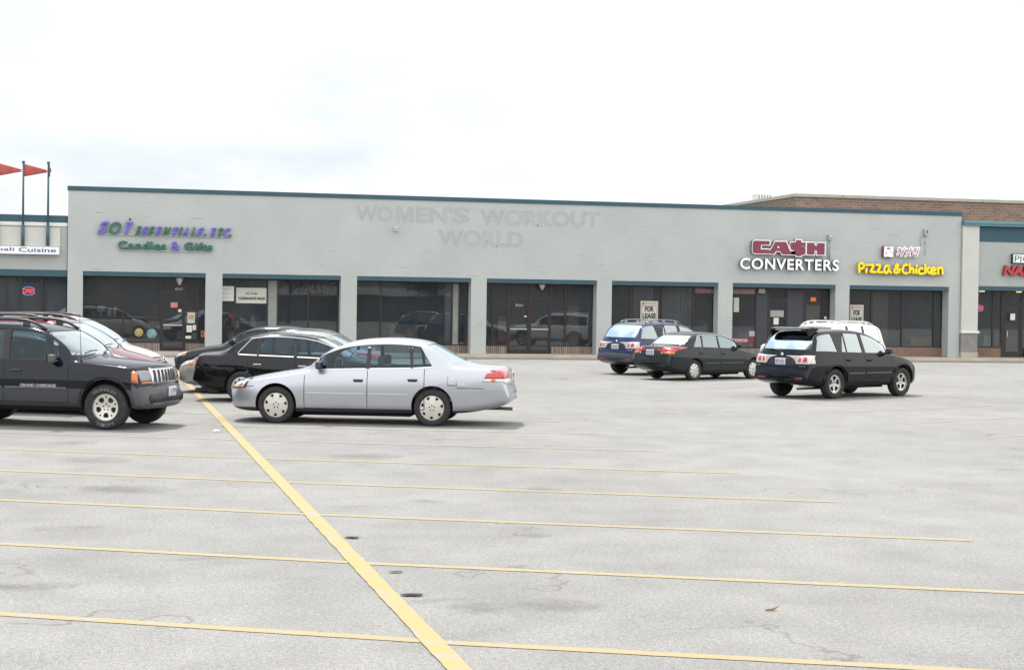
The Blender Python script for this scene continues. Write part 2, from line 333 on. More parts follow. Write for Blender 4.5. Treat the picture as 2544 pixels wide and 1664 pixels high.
for (x, y, l, wd, mm) in [(1001,1480,.17,.085,M_GOUGE),(962,1423,.12,.05,M_GOUGE),(856,1337,.13,.09,M_GOUGE),(1190,1510,.22,.12,M_OIL),(95,1457,.25,.10,M_OIL),(8,1458,.16,.07,M_OIL),(1375,1505,.3,.13,M_OIL),(225,1143,.45,.25,M_OIL),(330,1215,.4,.22,M_OIL),(260,1214,.35,.15,M_OIL),(175,1101,.35,.18,M_OIL),(1345,1215,.2,.12,M_OIL),(1060,1245,.16,.09,M_OIL),(900,1133,.5,.2,M_OIL),(1325,1330,.16,.09,M_OIL)]:
    p = gpt(x,y); g = MB(); gz = mm is M_GOUGE
    g.bm.faces.new([g.bm.verts.new((math.cos(a),math.sin(a),0)) for a in [2*math.pi*i/24 for i in range(24)]]); o = struct(g.build('asphalt_patch', M_GOUGE2 if gz else M_OIL))
    o.location = (p.x+(.07 if gz else 0),p.y,.012 if gz else .0028); o.scale = (l*(.62 if gz else 1.5),wd*(.75 if gz else 3.2),1); o.rotation_euler = (0,0,rad(random.uniform(-25,10)))
# tarred joint between the lot and the shop apron
stripe('asphalt_crack', [(9,48.0),(14,47.2),(19,45.6),(23.5,43.6),(27,43.2),(33,40.8)], .035, mat('tar_joint',(.13,.128,.125),.8), .003)
# twig and scrap of paper on the asphalt
p = gpt(1922,1518); tag(MB().tube([(p.x-.06,p.y,.012),(p.x,p.y+.01,.014),(p.x+.05,p.y+.03,.03)],[.006,.009,.003]).build('dry_twig', mat('dry_leaf_brown',(.22,.13,.06),.8)), 'curled brown twig lying alone on the open asphalt at lower right','twig')
p = gpt(537,1072); tag(MB().prism([(p.x-.05,p.y-.02),(p.x+.04,p.y-.03),(p.x+.06,p.y+.03),(p.x-.02,p.y+.05)],'z',.006,.03).build('paper_scrap', mat('white_paper',(.8,.8,.8),.8)), 'small white paper scrap on the asphalt just right of the thick yellow line','litter')
# ------------------------------------------------------------------ sidewalk
M_CONC = mottled('pale_concrete',(.33,.305,.27),(.40,.375,.335),.8,.85,.2,40)
def jointed(name):
    m = mottled(name,(.36,.325,.275),(.44,.40,.345),.7,.85,.2,40); t = m.node_tree; b = t.nodes['Principled BSDF']
    c = N(t,'ShaderNodeTexCoord'); br = N(t,'ShaderNodeTexBrick'); br.offset = 0; br.inputs['Scale'].default_value = 1; br.inputs['Brick Width'].default_value = 1.6; br.inputs['Row Height'].default_value = 1.6; br.inputs['Mortar Size'].default_value = .012
    br.inputs['Color1'].default_value = (1,1,1,1); br.inputs['Color2'].default_value = (.95,.95,.95,1); br.inputs['Mortar'].default_value = (.5,.5,.5,1)
    t.links.new(c.outputs['Object'],br.inputs['Vector']); src = b.inputs['Base Color'].links[0].from_socket
    x = N(t,'ShaderNodeMixRGB'); x.blend_type = 'MULTIPLY'; x.inputs[0].default_value = 1; t.links.new(src,x.inputs[1]); t.links.new(br.outputs[0],x.inputs[2]); t.links.new(x.outputs[0],b.inputs['Base Color']); return m
M_WALK = jointed('sidewalk_concrete')
struct(MB().box(-40,90,YF-1.35,YF+1.4,0,ZB).build('sidewalk', M_WALK))
struct(MB().box(-40,90,YF-1.52,YF-1.353,0,ZB+.006,bev=.02).build('kerb', mottled('kerb_concrete',(.40,.35,.28),(.48,.43,.36),1.5)))
# ------------------------------------------------------------------ shop building
M_WALL = brickmat('grey_painted_brick',(.434,.459,.452),(.422,.447,.44),(.388,.411,.405),bump=.3,stains=True)
M_TEAL = mottled('teal_trim_paint',(.036,.082,.108),(.042,.092,.12),2,.55)
M_SOFF = mat('grey_soffit',(.33,.33,.31),.8)
M_BRZ = mat('dark_bronze_frame',(.028,.022,.022),.4,.3)
M_ALU = mat('bare_aluminium',(.5,.5,.5),.35,.9)
M_GL = glass('shop_glass',(.80,.82,.82),1.55,1.1,0.0,.03)
_t = M_GL.node_tree; _o = [n for n in _t.nodes if n.type == 'OUTPUT_MATERIAL'][0]; _s = _o.inputs[0].links[0].from_socket; _m = N(_t,'ShaderNodeMixShader'); _m.inputs[0].default_value = .027; _d = N(_t,'ShaderNodeBsdfDiffuse'); _d.inputs[0].default_value = (.62,.72,.85,1)   # pale haze put into the glass colour to lift its dark tone
_t.links.new(_s,_m.inputs[1]); _t.links.new(_d.outputs[0],_m.inputs[2]); _t.links.new(_m.outputs[0],_o.inputs[0])
def soldier(name, c1, c2):
    return brickmat(name, c1, c2, (.10,.095,.09), .0, .085, .6, .4, .016)
M_SOLD = soldier('soldier_course_brick',(.20,.145,.115),(.30,.25,.215))
M_RED = brickmat('brown_brick',(.23,.12,.085),(.15,.09,.07),(.22,.2,.18),0,.2,.075,.4,.01)
YS = YF+REC
bld = empty('shop_building',(0,YF,0)); BO = Vector((0,YF,0))
tag(bld,'long low grey painted brick shop building with seven bays and thin teal roof edge','building')
def bpart(mb, name, m, parent=None):
    o = mb.build(name, m, parent or bld)
    if parent is None: o.location = -BO       # meshes are drawn in world coordinates
    return o
poly = [(XL,ZB-.1),(XL,ZR),(XR,ZR),(XR,ZB-.1)]
for k in range(6,-1,-1):
    a = BX0+k*BP; b = a+BW
    poly += [(b,ZB-.1),(b,ZH),(a,ZH),(a,ZB-.1)]
bpart(MB().prism(poly,'y',YF,YF+REC),'wall',M_WALL)
# bodies behind the front wall: side walls, roof
g = MB(); g.box(XL,XL+.3,YF+REC+.003,YF+20,0,ZR-.2); g.box(XR-.3,XR,YF+REC+.003,YF+20,0,ZR-.2); g.box(XL+.3,XR-.3,YF+19.7,YF+20,0,ZR-.2); bpart(g,'side_wall',M_WALL)
bpart(MB().box(XL+.3,XR-.3,YF+REC+.003,YF+19.69,ZR-.6,ZR-.45),'roof',mat('roof_gravel',(.3,.29,.27),.9))
bpart(MB().box(XL-.03,XR+.03,YF-.045,YF+REC+.06,ZR-.13,ZR+.035,bev=.008),'roof_edge_trim',M_TEAL)
ZS = ZH-.165
def X_(px, Y=None): return at(px,760,YS if Y is None else Y).x
def Z_(px, py, Y=None): return at(px,py,YS if Y is None else Y).z
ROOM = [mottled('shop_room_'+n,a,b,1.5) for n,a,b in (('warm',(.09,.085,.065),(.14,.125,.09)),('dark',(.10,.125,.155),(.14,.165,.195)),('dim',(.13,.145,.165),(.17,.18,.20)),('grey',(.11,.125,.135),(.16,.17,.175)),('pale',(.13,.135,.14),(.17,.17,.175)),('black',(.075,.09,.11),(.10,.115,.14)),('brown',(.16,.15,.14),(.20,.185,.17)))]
def pane(parent, x0, x1, z0, z1, y): 
    me = MB().box(x0,x1,y-.006,y+.006,z0,z1); return me.build('pane',M_GL,parent)
def storefront(k, mull, doors=(), transoms=(), panels=(), knee=M_SOLD, room=0, zk=.30, Yp=None):
    a = BX0+k*BP; b = a+BW; z0 = ZB+zk; z1 = ZS
    Y0 = YS+.03; Y1 = YS+.10; yg = YS+.07
    bpart(MB().box(a+.002,b-.002,YF+.012,YF+.10,ZS+.002,ZH-.002),'lintel',M_TEAL)
    bpart(MB().box(a+.002,b-.002,YF+.103,YS-.002,ZS,ZS+.05),'soffit',M_SOFF)
    # room
    g = MB(); A0, B0 = a-.30, b+.30; D = YS+6.2
    q = [g.bm.verts.new(p) for p in ((A0,Y1+.06,ZB),(B0,Y1+.06,ZB),(B0,D,ZB),(A0,D,ZB),(A0,Y1+.06,ZS+.3),(B0,Y1+.06,ZS+.3),(B0,D,ZS+.3),(A0,D,ZS+.3))]
    for f in ((0,1,2,3),(4,7,6,5),(2,6,7,3),(0,3,7,4),(1,5,6,2)): g.bm.faces.new([q[i] for i in f])
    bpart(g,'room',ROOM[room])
    fr = MB(); xs = [a-.02]+[X_(p) for p in mull]+[b+.02]
    dx = [(X_(d[0]),X_(d[1]),d[2]) for d in doors]
    def in_door(x0,x1):
        for d in dx:
            if x0 > d[0]-.12 and x1 < d[1]+.12: return d
        return None
    fr.box(a-.02,b+.02,Y0,Y1,z1-.055,z1)
    for x in xs[1:-1]:
        lo = ZB if any(abs(x-d[0])<.1 or abs(x-d[1])<.1 for d in dx) else z0
        fr.box(x-.032,x+.032,Y0-.008,Y1+.002,lo,z1-.057)
    panes = []; sills = []
    for x0, x1 in zip(xs,xs[1:]):
        d = in_door(x0,x1); 
        pn = [p for p in panels if X_(p[0]) < (x0+x1)/2 < X_(p[1])]
        if d:
            zd = d[2]; fr.box(x0+.034,x1-.034,Y0,Y1,zd,zd+.075)
            panes.append((x0+.03,x1-.03,zd+.07,z1-.05)); continue
        sills.append((x0,x1))
        fr.box(x0+.034,x1-.034,Y0,Y1,z0,z0+.05)
        if pn: continue
        zz = [z0+.04,z1-.05]
        for t in transoms:
            if X_(t[0])-.1 < x0 and x1 < X_(t[1])+.1:
                zt = Z_((t[0]+t[1])/2,t[2]); fr.box(x0+.034,x1-.034,Y0+.004,Y1-.004,zt-.03,zt+.03); zz.insert(1,zt)
        for u, v in zip(zz,zz[1:]): panes.append((x0+.03,x1-.03,u,v))
    fo = bpart(fr,'window_frame',M_BRZ)
    for p in panes: pane(fo,*p,yg)
    for p0, p1, mm in panels:
        bpart(MB().box(X_(p0)+.034,X_(p1)-.034,YS+.035,YS+.09,z0,z1-.06),'panel',mm)
    if sills:
        g = MB(); runs = []
        for s in sills:
            if runs and abs(runs[-1][1]-s[0]) < .01: runs[-1][1] = s[1]
            else: runs.append(list(s))
        for u, v in runs: g.box(u+(.04 if u>a else 0),v-(.04 if v<b else 0),YS-.015,YS+.2,ZB-.01,z0-.002)
        bpart(g,'knee_wall',knee)
    for x0, x1, zd in dx:
        leaf = MB(); w = .055
        leaf.box(x0+.036,x0+.036+w,Y0+.01,Y1-.01,ZB+.02,zd-.003); leaf.box(x1-.036-w,x1-.036,Y0+.01,Y1-.01,ZB+.02,zd-.003)
        leaf.box(x0+.037+w,x1-.037-w,Y0+.01,Y1-.01,ZB+.02,ZB+.16); leaf.box(x0+.037+w,x1-.037-w,Y0+.01,Y1-.01,zd-.08,zd-.003)
        dr = bpart(leaf,'door',M_BRZ)
        pane(dr,x0+.036+w,x1-.036-w,ZB+.16,zd-.08,yg)
        MB().box(x0+.09,x1-.09,Y0-.06,Y0-.03,ZB+.98,ZB+1.02).build('handle',M_ALU,dr)
    return a, b
M_GREYP = mottled('grey_panel',(.22,.23,.22),(.26,.27,.26),3); M_TANP = mottled('tan_panel',(.22,.19,.14),(.26,.225,.17),4); M_DKP = mat('dark_panel',(.03,.035,.045),.5)
zd1 = Z_(430,727)
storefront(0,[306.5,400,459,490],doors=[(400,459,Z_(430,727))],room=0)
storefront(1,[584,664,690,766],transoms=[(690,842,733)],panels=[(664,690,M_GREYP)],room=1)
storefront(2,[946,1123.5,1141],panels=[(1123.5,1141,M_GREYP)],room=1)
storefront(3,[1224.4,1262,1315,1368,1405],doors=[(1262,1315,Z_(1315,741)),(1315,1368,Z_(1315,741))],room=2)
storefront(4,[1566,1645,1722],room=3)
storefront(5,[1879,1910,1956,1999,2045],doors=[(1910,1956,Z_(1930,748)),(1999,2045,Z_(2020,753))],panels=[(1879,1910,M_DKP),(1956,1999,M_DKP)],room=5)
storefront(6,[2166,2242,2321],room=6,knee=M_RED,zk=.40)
# ------------------------------------------------------------------ things at the windows
WHITE = mat('white_card',(.62,.63,.60),.7); CREAMC = mat('cream_card',(.5,.5,.44),.7); INK = mat('dark_green_ink',(.012,.03,.03),.6); GREYI = mat('grey_ink',(.3,.3,.3),.7); REDI = mat('red_ink',(.5,.05,.06),.6); PINKC = mat('salmon_card',(.55,.2,.17),.7); ORNG = mat('orange_card',(.85,.2,.05),.6); MAUVE = mat('faded_red_banner',(.22,.115,.125),.6); MAROONB = mat('maroon_banner',(.17,.018,.028),.5); GREENC = mat('green_card',(.02,.07,.05),.7)
YP = YS+.052      # outer face of the panes
def ptext(parent, s, m, x, z, wd, ht, y=-.012, **k):
    o = link('lettering', text_mesh(s,wd,ht,extrude=.002,**k), m, parent); o.location = (x-wd/2,y,z); return o
def card(name, x0,y0,x1,y1, m, label, cat, y=None, group=None, t=.008):
    y = YP if y is None else y
    a = at(x0,y0,y); b = at(x1,y1,y); w2 = (b.x-a.x)/2; h2 = (a.z-b.z)/2
    o = MB().box(-w2,w2,-t/2,t/2,-h2,h2).build(name,m); o.location = ((a.x+b.x)/2,y-.002,(a.z+b.z)/2); tag(o,label,cat,group); o['_w']=w2*2; o['_h']=h2*2; return o
def clean(o):
    for k in ('_w','_h'):
        if k in o: del o[k]
def lease(x0,y0,x1,y1,label):
    o = card('lease_sign',x0,y0,x1,y1,CREAMC,label,'sign'); W_, H_ = o['_w'], o['_h']; clean(o)
    g = MB(); t = .012*W_/.6
    e = .06*W_
    for q in ((-W_/2+e,W_/2-e,H_/2-.22*H_,H_/2-.2*H_),(-W_/2+e,-W_/2+e+.02*W_,-H_/2+.02,H_/2-.2*H_),(W_/2-e-.02*W_,W_/2-e,-H_/2+.02,H_/2-.2*H_),(-W_/2+.28*W_,W_/2-.08*W_,H_/2-.12*H_,H_/2-.09*H_)): g.box(q[0],q[1],-.008,-.005,q[2],q[3])
    g.build('border',mat('rust_ink',(.32,.17,.14),.7),o)
    MB().prism([(-W_/2+.08*W_,H_/2-.17*H_),(-W_/2+.14*W_,H_/2-.04*H_),(-W_/2+.24*W_,H_/2-.10*H_),(-W_/2+.2*W_,H_/2-.17*H_)],'y',-.009,-.005).build('emblem',REDI,o)
    ptext(o,'FOR',INK,0,H_*.02,W_*.50,H_*.24,bold=.04); ptext(o,'LEASE',INK,0,-H_*.29,W_*.76,H_*.24,bold=.04); ptext(o,'708',INK,0,-H_*.45,W_*.3,H_*.09,bold=.02)
    return o
lease(1591.6,747.5,1634,803,'cream FOR LEASE sign with dark letters in window above the blue car')
lease(2112,757,2144.5,812,'grey white FOR LEASE sign inside the rightmost bay, close to its left pillar')
o = card('sale_sign',587,714.5,663,754,CREAMC,'wide cream CLEARANCE SALE sign in the second shop window','sign'); W_, H_ = o['_w'], o['_h']; clean(o)
ptext(o,'CLEARANCE SALE!',INK,0,-H_*.27,W_*.86,H_*.18,bold=.045); ptext(o,'Soy Candle',INK,0,H_*.03,W_*.38,H_*.17,bold=.01)
MB().box(-W_*.14,W_*.14,-.008,-.005,H_*.24,H_*.28).build('lettering',GREYI,o)
o = card('window_notice',550,710.5,581,748,WHITE,'plain white board with faint grey lines beside the CLEARANCE SALE sign','sign'); W_, H_ = o['_w'], o['_h']; clean(o)
g = MB(); [g.box(-W_*.45,W_*.3,-.008,-.005,H_*z,H_*(z+.03)) for z in (.28,.0,-.28)]; g.build('lettering',GREYI,o)
for (x0,y0,x1,y1,mm,lab) in [(424,751,441,764,PINKC,'salmon pink card taped high on the glass door of the candle shop'),(443,768,450.5,775,WHITE,'small white card at right edge of the candle shop glass door'),(466,776,484,803,CREAMC,'tall cream poster with tan picture beside the candle shop door'),(463.5,808,477,825,WHITE,'white paper sheet under the tall poster, left of two'),(478.5,807,489.5,820,WHITE,'smaller white paper sheet at right under the tall cream poster'),(460.5,834,475,841,WHITE,'low wide white paper strip near the bottom of the candle shop sidelight'),
     (1889,775,1901,784,PINKC,'pinkish notice on dark panel beside the pawn shop door'),(1894,789.5,1901.5,793.5,WHITE,'tiny white sticker below the pinkish notice on dark panel'),(1922,789.5,1934,806,WHITE,'white paper sheet below the grey sign on pawn shop door'),(2014,738.5,2027,748.5,ORNG,'small orange card above the tan papered door'),(1823,739,1835.5,775,CREAMC,'narrow pale poster at left edge of the VIDEO GAMES window'),(2047.5,786,2053.5,792.5,WHITE,'small white sticker low beside the tan papered door'),(2510,779,2521.5,795,WHITE,'white paper sheet on the nail salon glass door'),(1302,784.5,1311,787.5,WHITE,'small white push sticker on the left leaf of the double glass doors'),(1861,822,1875,835,mat('pale_pink_card',(.4,.33,.33),.7),'pale pink poster low in the window above STEREOS banner')]:
    o = card('window_poster',x0,y0,x1,y1,mm,lab,'poster'); W_, H_ = o['_w'], o['_h']; clean(o)
    if 'picture' in lab: MB().box(-W_*.35,W_*.35,-.007,-.0045,-H_*.15,H_*.25).build('picture',mat('tan_ink',(.4,.3,.17),.7),o)
o = card('door_sign',1912.5,770.5,1947,787.5,mat('grey_card',(.28,.29,.27),.7),'wide grey sign with blocky pale characters on the pawn shop door','sign'); W_, H_ = o['_w'], o['_h']; clean(o)
ptext(o,'CLOSED',mat('pale_ink',(.45,.46,.44),.7),0,-H_*.3,W_*.85,H_*.6)
o = card('window_banner',1808,716.5,1876,731,MAUVE,'faded mauve VIDEO GAMES banner across the window top','banner'); W_, H_ = o['_w'], o['_h']; clean(o); ptext(o,'VIDEO GAMES',mat('pale_mauve_ink',(.38,.32,.33),.7),0,-H_*.28,W_*.9,H_*.55)
o = card('window_banner',1727,716,1800,729,MAUVE,"faded mauve TV'S banner at window top, half behind pillar",'banner'); W_, H_ = o['_w'], o['_h']; clean(o); ptext(o,"TV'S & CD'S",MATS['pale_mauve_ink'],0,-H_*.28,W_*.7,H_*.55)
o = card('window_banner',1806,838,1877,852.5,MAROONB,'dark red STEREOS banner along the bottom of the window','banner'); W_, H_ = o['_w'], o['_h']; clean(o); ptext(o,'STEREOS',WHITE,-W_*.09,-H_*.28,W_*.6,H_*.55,bold=.02)
o = card('open_sign',497,818,515,841,mat('dark_card',(.04,.02,.02),.6),'orange and black OPEN sign at window bottom, partly behind pillar','sign'); W_, H_ = o['_w'], o['_h']; clean(o); ptext(o,'OPEN',ORNG,W_*.25,-H_*.36,W_*1.2,H_*.72,bold=.04)
o = card('green_board',478,826,491,844,GREENC,'dark green board at foot of the candle shop sidelight','board'); clean(o)
def wtext(name, s, x0, yt, yb, x1, Y, m, parent, ex=.03, **k):
    a = at(x0,yb,Y); h = at(x0,yt,Y).z-a.z; b = at(x1,yb,Y)
    o = link(name, text_mesh(s,b.x-a.x,h,extrude=ex,**k), m, parent); o.location = a; return o
PALEN = mat('white_vinyl_number',(.45,.45,.43),.6)
o = wtext('house_number','8257',435,715,720.5,454.5,YP-.004,PALEN,None,.002); tag(o,'pale house number on the glass above the candle shop door','number')
o = wtext('house_number','8261',1281,755,761,1299,YP-.004,PALEN,None,.002); tag(o,'pale house number on left leaf of the double glass doors','number')
# round plates
for x, y, r, mm, lab in ((345,826,11,mottled('yellow_plate',(.3,.26,.1),(.42,.37,.16),6),'round mottled yellow plate standing in the candle shop window'),(376.6,829,12.5,mottled('teal_plate',(.09,.2,.22),(.28,.4,.4),8),'round teal patterned plate standing in the candle shop window')):
    c = at(x,y,YP-.01); R_ = (at(x+r,y,YP).x-at(x,y,YP).x); o = MB().cyl((0,-.012,0),(0,.0,0),R_*.95,R_,28).build('display_plate',mm); o.location = c; tag(o,lab,'plate')
    MB().cyl((0,-.017,0),(0,-.0125,0),R_*.6,R_*.62,24).build('plate_centre',mm,o)
# goods in the candle shop windows
YD = YS+.9
M_LAMP = mat('pale_blue_shade',(.25,.33,.36),.8); M_SHELF = mat('shelf_wood',(.12,.09,.07),.7)
def goods(name, x, y, Yd, r, h, mm, label, cat, shape='cyl'):
    c = at(x,y,Yd); g = MB()
    if shape == 'cone': g.cyl((0,0,h*.45),(0,0,h),r,r*.55,16); g.cyl((0,0,0),(0,0,h*.45),r*.35,r*.12,12)
    elif shape == 'jar': g.cyl((0,0,0),(0,0,h*.75),r,r,14); g.cyl((0,0,h*.76),(0,0,h),r*.7,r*.75,14)
    else: g.sphere((0,0,h*.35),r,(1,1,h*.6/r*.6)); g.cyl((0,0,h*.5),(0,0,h),r*.3,r*.15,10)
    o = g.build(name,mm); o.location = c; tag(o,label,cat); return o
sx0, sx1 = at(215,790,YD).x, at(395,790,YD).x; zsh = at(300,786,YD).z
o = empty('display_shelf',((sx0+sx1)/2,YD,ZB)); tag(o,'dark wooden display shelf inside the candle shop window','shelf'); hw = (sx1-sx0)/2
MB().box(-hw,hw,-.2,.2,zsh-ZB-.03,zsh-ZB).build('board',M_SHELF,o)
for s in (-1,1): MB().box(s*hw-.03*(s>0),s*hw+.03*(s<0),-.2,.2,0,zsh-ZB-.032).build('leg',M_SHELF,o)
zs_px = 786
goods('table_lamp',250,786,YD,.2,.42,M_LAMP,'small lamp with pale blue shade on shop window shelf','lamp','cone')
goods('candle_jar',232,786,YD,.07,.2,mat('rose_wax',(.3,.14,.14),.5),'dusky pink jar candle leftmost on the window shelf','candle','jar')
goods('candle_jar',272,786,YD,.1,.34,mat('grey_wax',(.26,.27,.28),.5),'tall grey jar candle right of the pale blue lamp','candle','jar')
goods('candle_jar',285,786,YD,.06,.42,mat('cream_wax',(.4,.36,.28),.5),'slim cream jar candle on the window shelf','candle','jar')
c2 = [(560,'rose_bag',(.28,.16,.17),'dusky pink gift bag in the second window'),(568,'white_bag',(.35,.33,.34),'off white gift bag in the second window'),(574,'red_bag',(.5,.09,.06),'bright red gift bag in the second window'),(587,'cream_bag',(.36,.33,.28),'tall cream gift bag in the second window'),(628,'teal_bag',(.1,.26,.28),'teal gift bag on floor of the second window'),(640,'navy_bag',(.05,.06,.12),'navy gift bag under the CLEARANCE SALE sign')]
for i, (x, n, cc, lab) in enumerate(c2):
    c = at(x,812+(i%2)*3,YD); g = MB().prism([(-.11,0),(.11,0),(.09,.30+.12*(i%3)),(-.09,.30+.12*(i%3))],'y',-.05,.05); h = .30+.12*(i%3)
    g.tube([(-.05,0,h),(-.03,0,h+.1),(.03,0,h+.1),(.05,0,h)],.008,6); o = g.build('gift_bag',mat(n,cc,.6)); o.location = (c.x,YD-.0,c.z); tag(o,lab,'bag')
sx0, sx1 = at(548,820,YD).x, at(660,820,YD).x
o = MB().box(-(sx1-sx0)/2,(sx1-sx0)/2,-.25,.25,0,at(600,817,YD).z-ZB-.02,bev=.01).build('display_plinth',M_SHELF); o.location = ((sx0+sx1)/2,YD,ZB); tag(o,'low dark plinth carrying gift bags in the second window','plinth')
# fittings inside the empty unit
Yi = YS+1.6
def inside(name, x0, x1, h, d, mm, label, cat, z0=0):
    a = at(x0,760,Yi).x; e = at(x1,760,Yi).x; o = MB().box(-(e-a)/2,(e-a)/2,-d/2,d/2,0,h,bev=.015).build(name,mm); o.location = ((a+e)/2,Yi,ZB+z0); tag(o,label,cat); return o, (e-a)/2
inside('interior_column',1105,1119,ZS-ZB,.25,mat('white_plaster',(.5,.52,.54),.8),'white column standing inside the third bay near its right end','column')
o, hw = inside('service_counter',965,1035,1.05,.6,mat('counter_brown',(.16,.11,.09),.6),'brown service counter inside the third bay','counter'); MB().box(-hw-.03,hw+.03,-.34,.34,1.052,1.09).build('counter_top',mat('counter_top_grey',(.25,.25,.26),.4),o)
o, hw = inside('storage_rack',1235,1258,1.5,.4,mat('rack_red',(.28,.07,.06),.6),'red rack leaning goods behind the pane left of the double doors','rack'); MB().box(-hw,hw,-.215,-.201,.9,1.3).build('rack_panel',mat('rack_cream',(.4,.36,.28),.6),o)
o, hw = inside('room_divider',1410,1440,2.0,.1,mat('divider_tan',(.24,.19,.15),.8),'tan divider board behind the panes right of the double doors','divider')
o, hw = inside('display_cabinet',1738,1772,1.4,.5,mat('cabinet_grey',(.17,.18,.2),.5),"grey cabinet behind the pane with the TV'S banner",'cabinet'); MB().box(-hw+.05,hw-.05,-.27,-.252,.6,1.3).build('cabinet_door',mat('cabinet_blue',(.08,.13,.25),.4),o)
o, hw = inside('display_cabinet',1830,1868,1.0,.5,MATS['cabinet_grey'],'grey cabinet behind the VIDEO GAMES window','cabinet'); MB().box(-hw+.05,hw-.05,-.27,-.252,.2,.9).build('cabinet_door',mat('cabinet_white',(.4,.42,.43),.4),o)
o, hw = inside('shop_table',2255,2310,.76,.7,mat('table_tan',(.33,.24,.14),.6),'tan table inside the rightmost grey bay','table'); MB().box(-hw-.04,hw+.04,-.4,.4,.762,.79).build('table_top',mat('table_top_tan',(.4,.3,.18),.5),o)
# vertical blinds of the empty unit
g = MB(); x0, x1 = at(1575,760,YS+.4).x, at(1719,760,YS+.4).x; n = 30
for i in range(n):
    x = x0+(x1-x0)*i/n
    if 1622 < 1575+144*i/n < 1640: continue
    g.box(x,x+(x1-x0)/n*.72,YS+.36+(.02 if i%2 else 0),YS+.38+(.02 if i%2 else 0),ZB+.33,ZS-.03)
tag(g.build('vertical_blinds',mottled('grey_blind_slats',(.16,.165,.16),(.22,.225,.215),2)),'grey vertical slat blinds hanging inside the window behind the FOR LEASE sign','blinds')
# tan paper inside the pizza shop, papered door
o = MB().box(at(2168,760,YS+.3).x,at(2206,760,YS+.3).x,YS+.28,YS+.3,ZB+.2,ZS-.03).build('partition',mottled('brown_partition',(.12,.10,.075),(.15,.125,.095),2)); tag(o,'plain brown partition board inside the rightmost bay','partition')
o = MB().box(X_(2003),X_(2041),YS+.10,YS+.115,ZB+.18,Z_(2020,757)).build('door_paper',M_TANP); tag(o,'tan paper covering the inside of a glass door','paper')
# soffit lamps shaped as small inverted pyramids
for x, y0, y1, lab in ((446,690,708,'pointed cream soffit lamp above the candle shop door'),(1347,704,720,'pointed cream soffit lamp above the double glass doors')):
    Yl = YF+.35; a = at(x,y0,Yl); b = at(x,y1,Yl); h = ZS-b.z; o = MB().cyl((0,0,-h),(0,0,-.003),.05,.17,4,cap=True).build('soffit_lamp',mat('cream_lamp_glass',(.5,.46,.38),.4)); o.location = (a.x,Yl,ZS); o.rotation_euler = (0,0,rad(45)); tag(o,lab,'lamp')
    MB().cyl((0,0,-.03),(0,0,-.004),.19,.19,4).build('lamp_collar',M_BRZ,o)
o = MB().box(-.14,.14,-.05,.05,-.09,.09,bev=.01).build('sign_box',mat('grey_box',(.34,.36,.35),.6)); o.location = (X_(1890.5),YS-.035,Z_(1890,723)); tag(o,'pale grey box under the soffit beside the VIDEO GAMES banner','box')
MB().box(-.10,.10,-.054,-.051,-.05,-.005).build('faceplate',GREYI,o)
# ------------------------------------------------------------------ sign letters
PUR = mat('purple_letter',(.12,.092,.47),.45); GRN = mat('green_letter',(.016,.125,.085),.45); WLET = mat('white_letter_face',(.82,.85,.92),.4); MAR = mat('maroon_letter_face',(.19,.028,.05),.4); YEL = mat('yellow_letter_face',(.86,.66,.012),.4); REDL = mat('red_letter',(.42,.025,.035),.4); DKE = mat('letter_return',(.09,.09,.11),.5); MARE = mat('maroon_return',(.16,.04,.05),.5)
def islands(me):
    n = len(me.vertices); par = list(range(n))
    def fd(i):
        while par[i] != i: par[i] = par[par[i]]; i = par[i]
        return i
    for e in me.edges:
        a, b = fd(e.vertices[0]), fd(e.vertices[1])
        if a != b: par[a] = b
    grp = {}
    for i in range(n): grp.setdefault(fd(i),[]).append(i)
    rs = sorted([[min(me.vertices[i].co.x for i in v),max(me.vertices[i].co.x for i in v),v] for v in grp.values()])
    res = []
    for r in rs:
        if res and r[0] < res[-1][1]-.35*min(r[1]-r[0],res[-1][1]-res[-1][0]): res[-1][2] += r[2]; res[-1][1] = max(res[-1][1],r[1])
        else: res.append([r[0],r[1],list(r[2])])
    return [r[2] for r in res]
def split_letters(me, loc, m, parent, back=None, bex=.0):
    fs = [tuple(p.vertices) for p in me.polygons]; co = [v.co.copy() for v in me.vertices]
    for isl in islands(me):
        s = {v:i for i,v in enumerate(isl)}; nm = bpy.data.meshes.new('letter')
        nm.from_pydata([co[v] for v in isl],[],[[s[v] for v in f] for f in fs if f[0] in s])
        mn = min(p.normal.y for p in nm.polygons) if len(nm.polygons) else 0
        o = link('letter',nm,[m]+([back] if back else []),parent); o.location = loc
        if back:
            for p in nm.polygons:
                if p.normal.y > -.8: p.material_index = 1
def channel(parent, s, x0, yt, yb, x1, m, back=None, dep=.12, off=.04, **k):
    Y = YF-off-dep/2; a = at(x0,yb,Y); h = at(x0,yt,Y).z-a.z; b = at(x1,yb,Y)
    me = text_mesh(s,b.x-a.x,h,extrude=dep/2,**k); split_letters(me,a-parent.location,m,parent,back)
Pz = lambda x, y: (x, y)
def offset(poly, d):
    n = len(poly); ar = sum(poly[i][0]*poly[(i+1)%n][1]-poly[(i+1)%n][0]*poly[i][1] for i in range(n)); s = 1 if ar > 0 else -1; res = []
    for i in range(n):
        p0, p1, p2 = Vector(poly[i-1]), Vector(poly[i]), Vector(poly[(i+1)%n]); a = (p1-p0).normalized(); b = (p2-p1).normalized()
        na = Vector((a.y,-a.x))*s; nb = Vector((b.y,-b.x))*s; mm = (na+nb); 
        q = mm/max(.35,mm.dot(na)) if mm.length > 1e-6 else na
        res.append(tuple(p1+q*d))
    return res
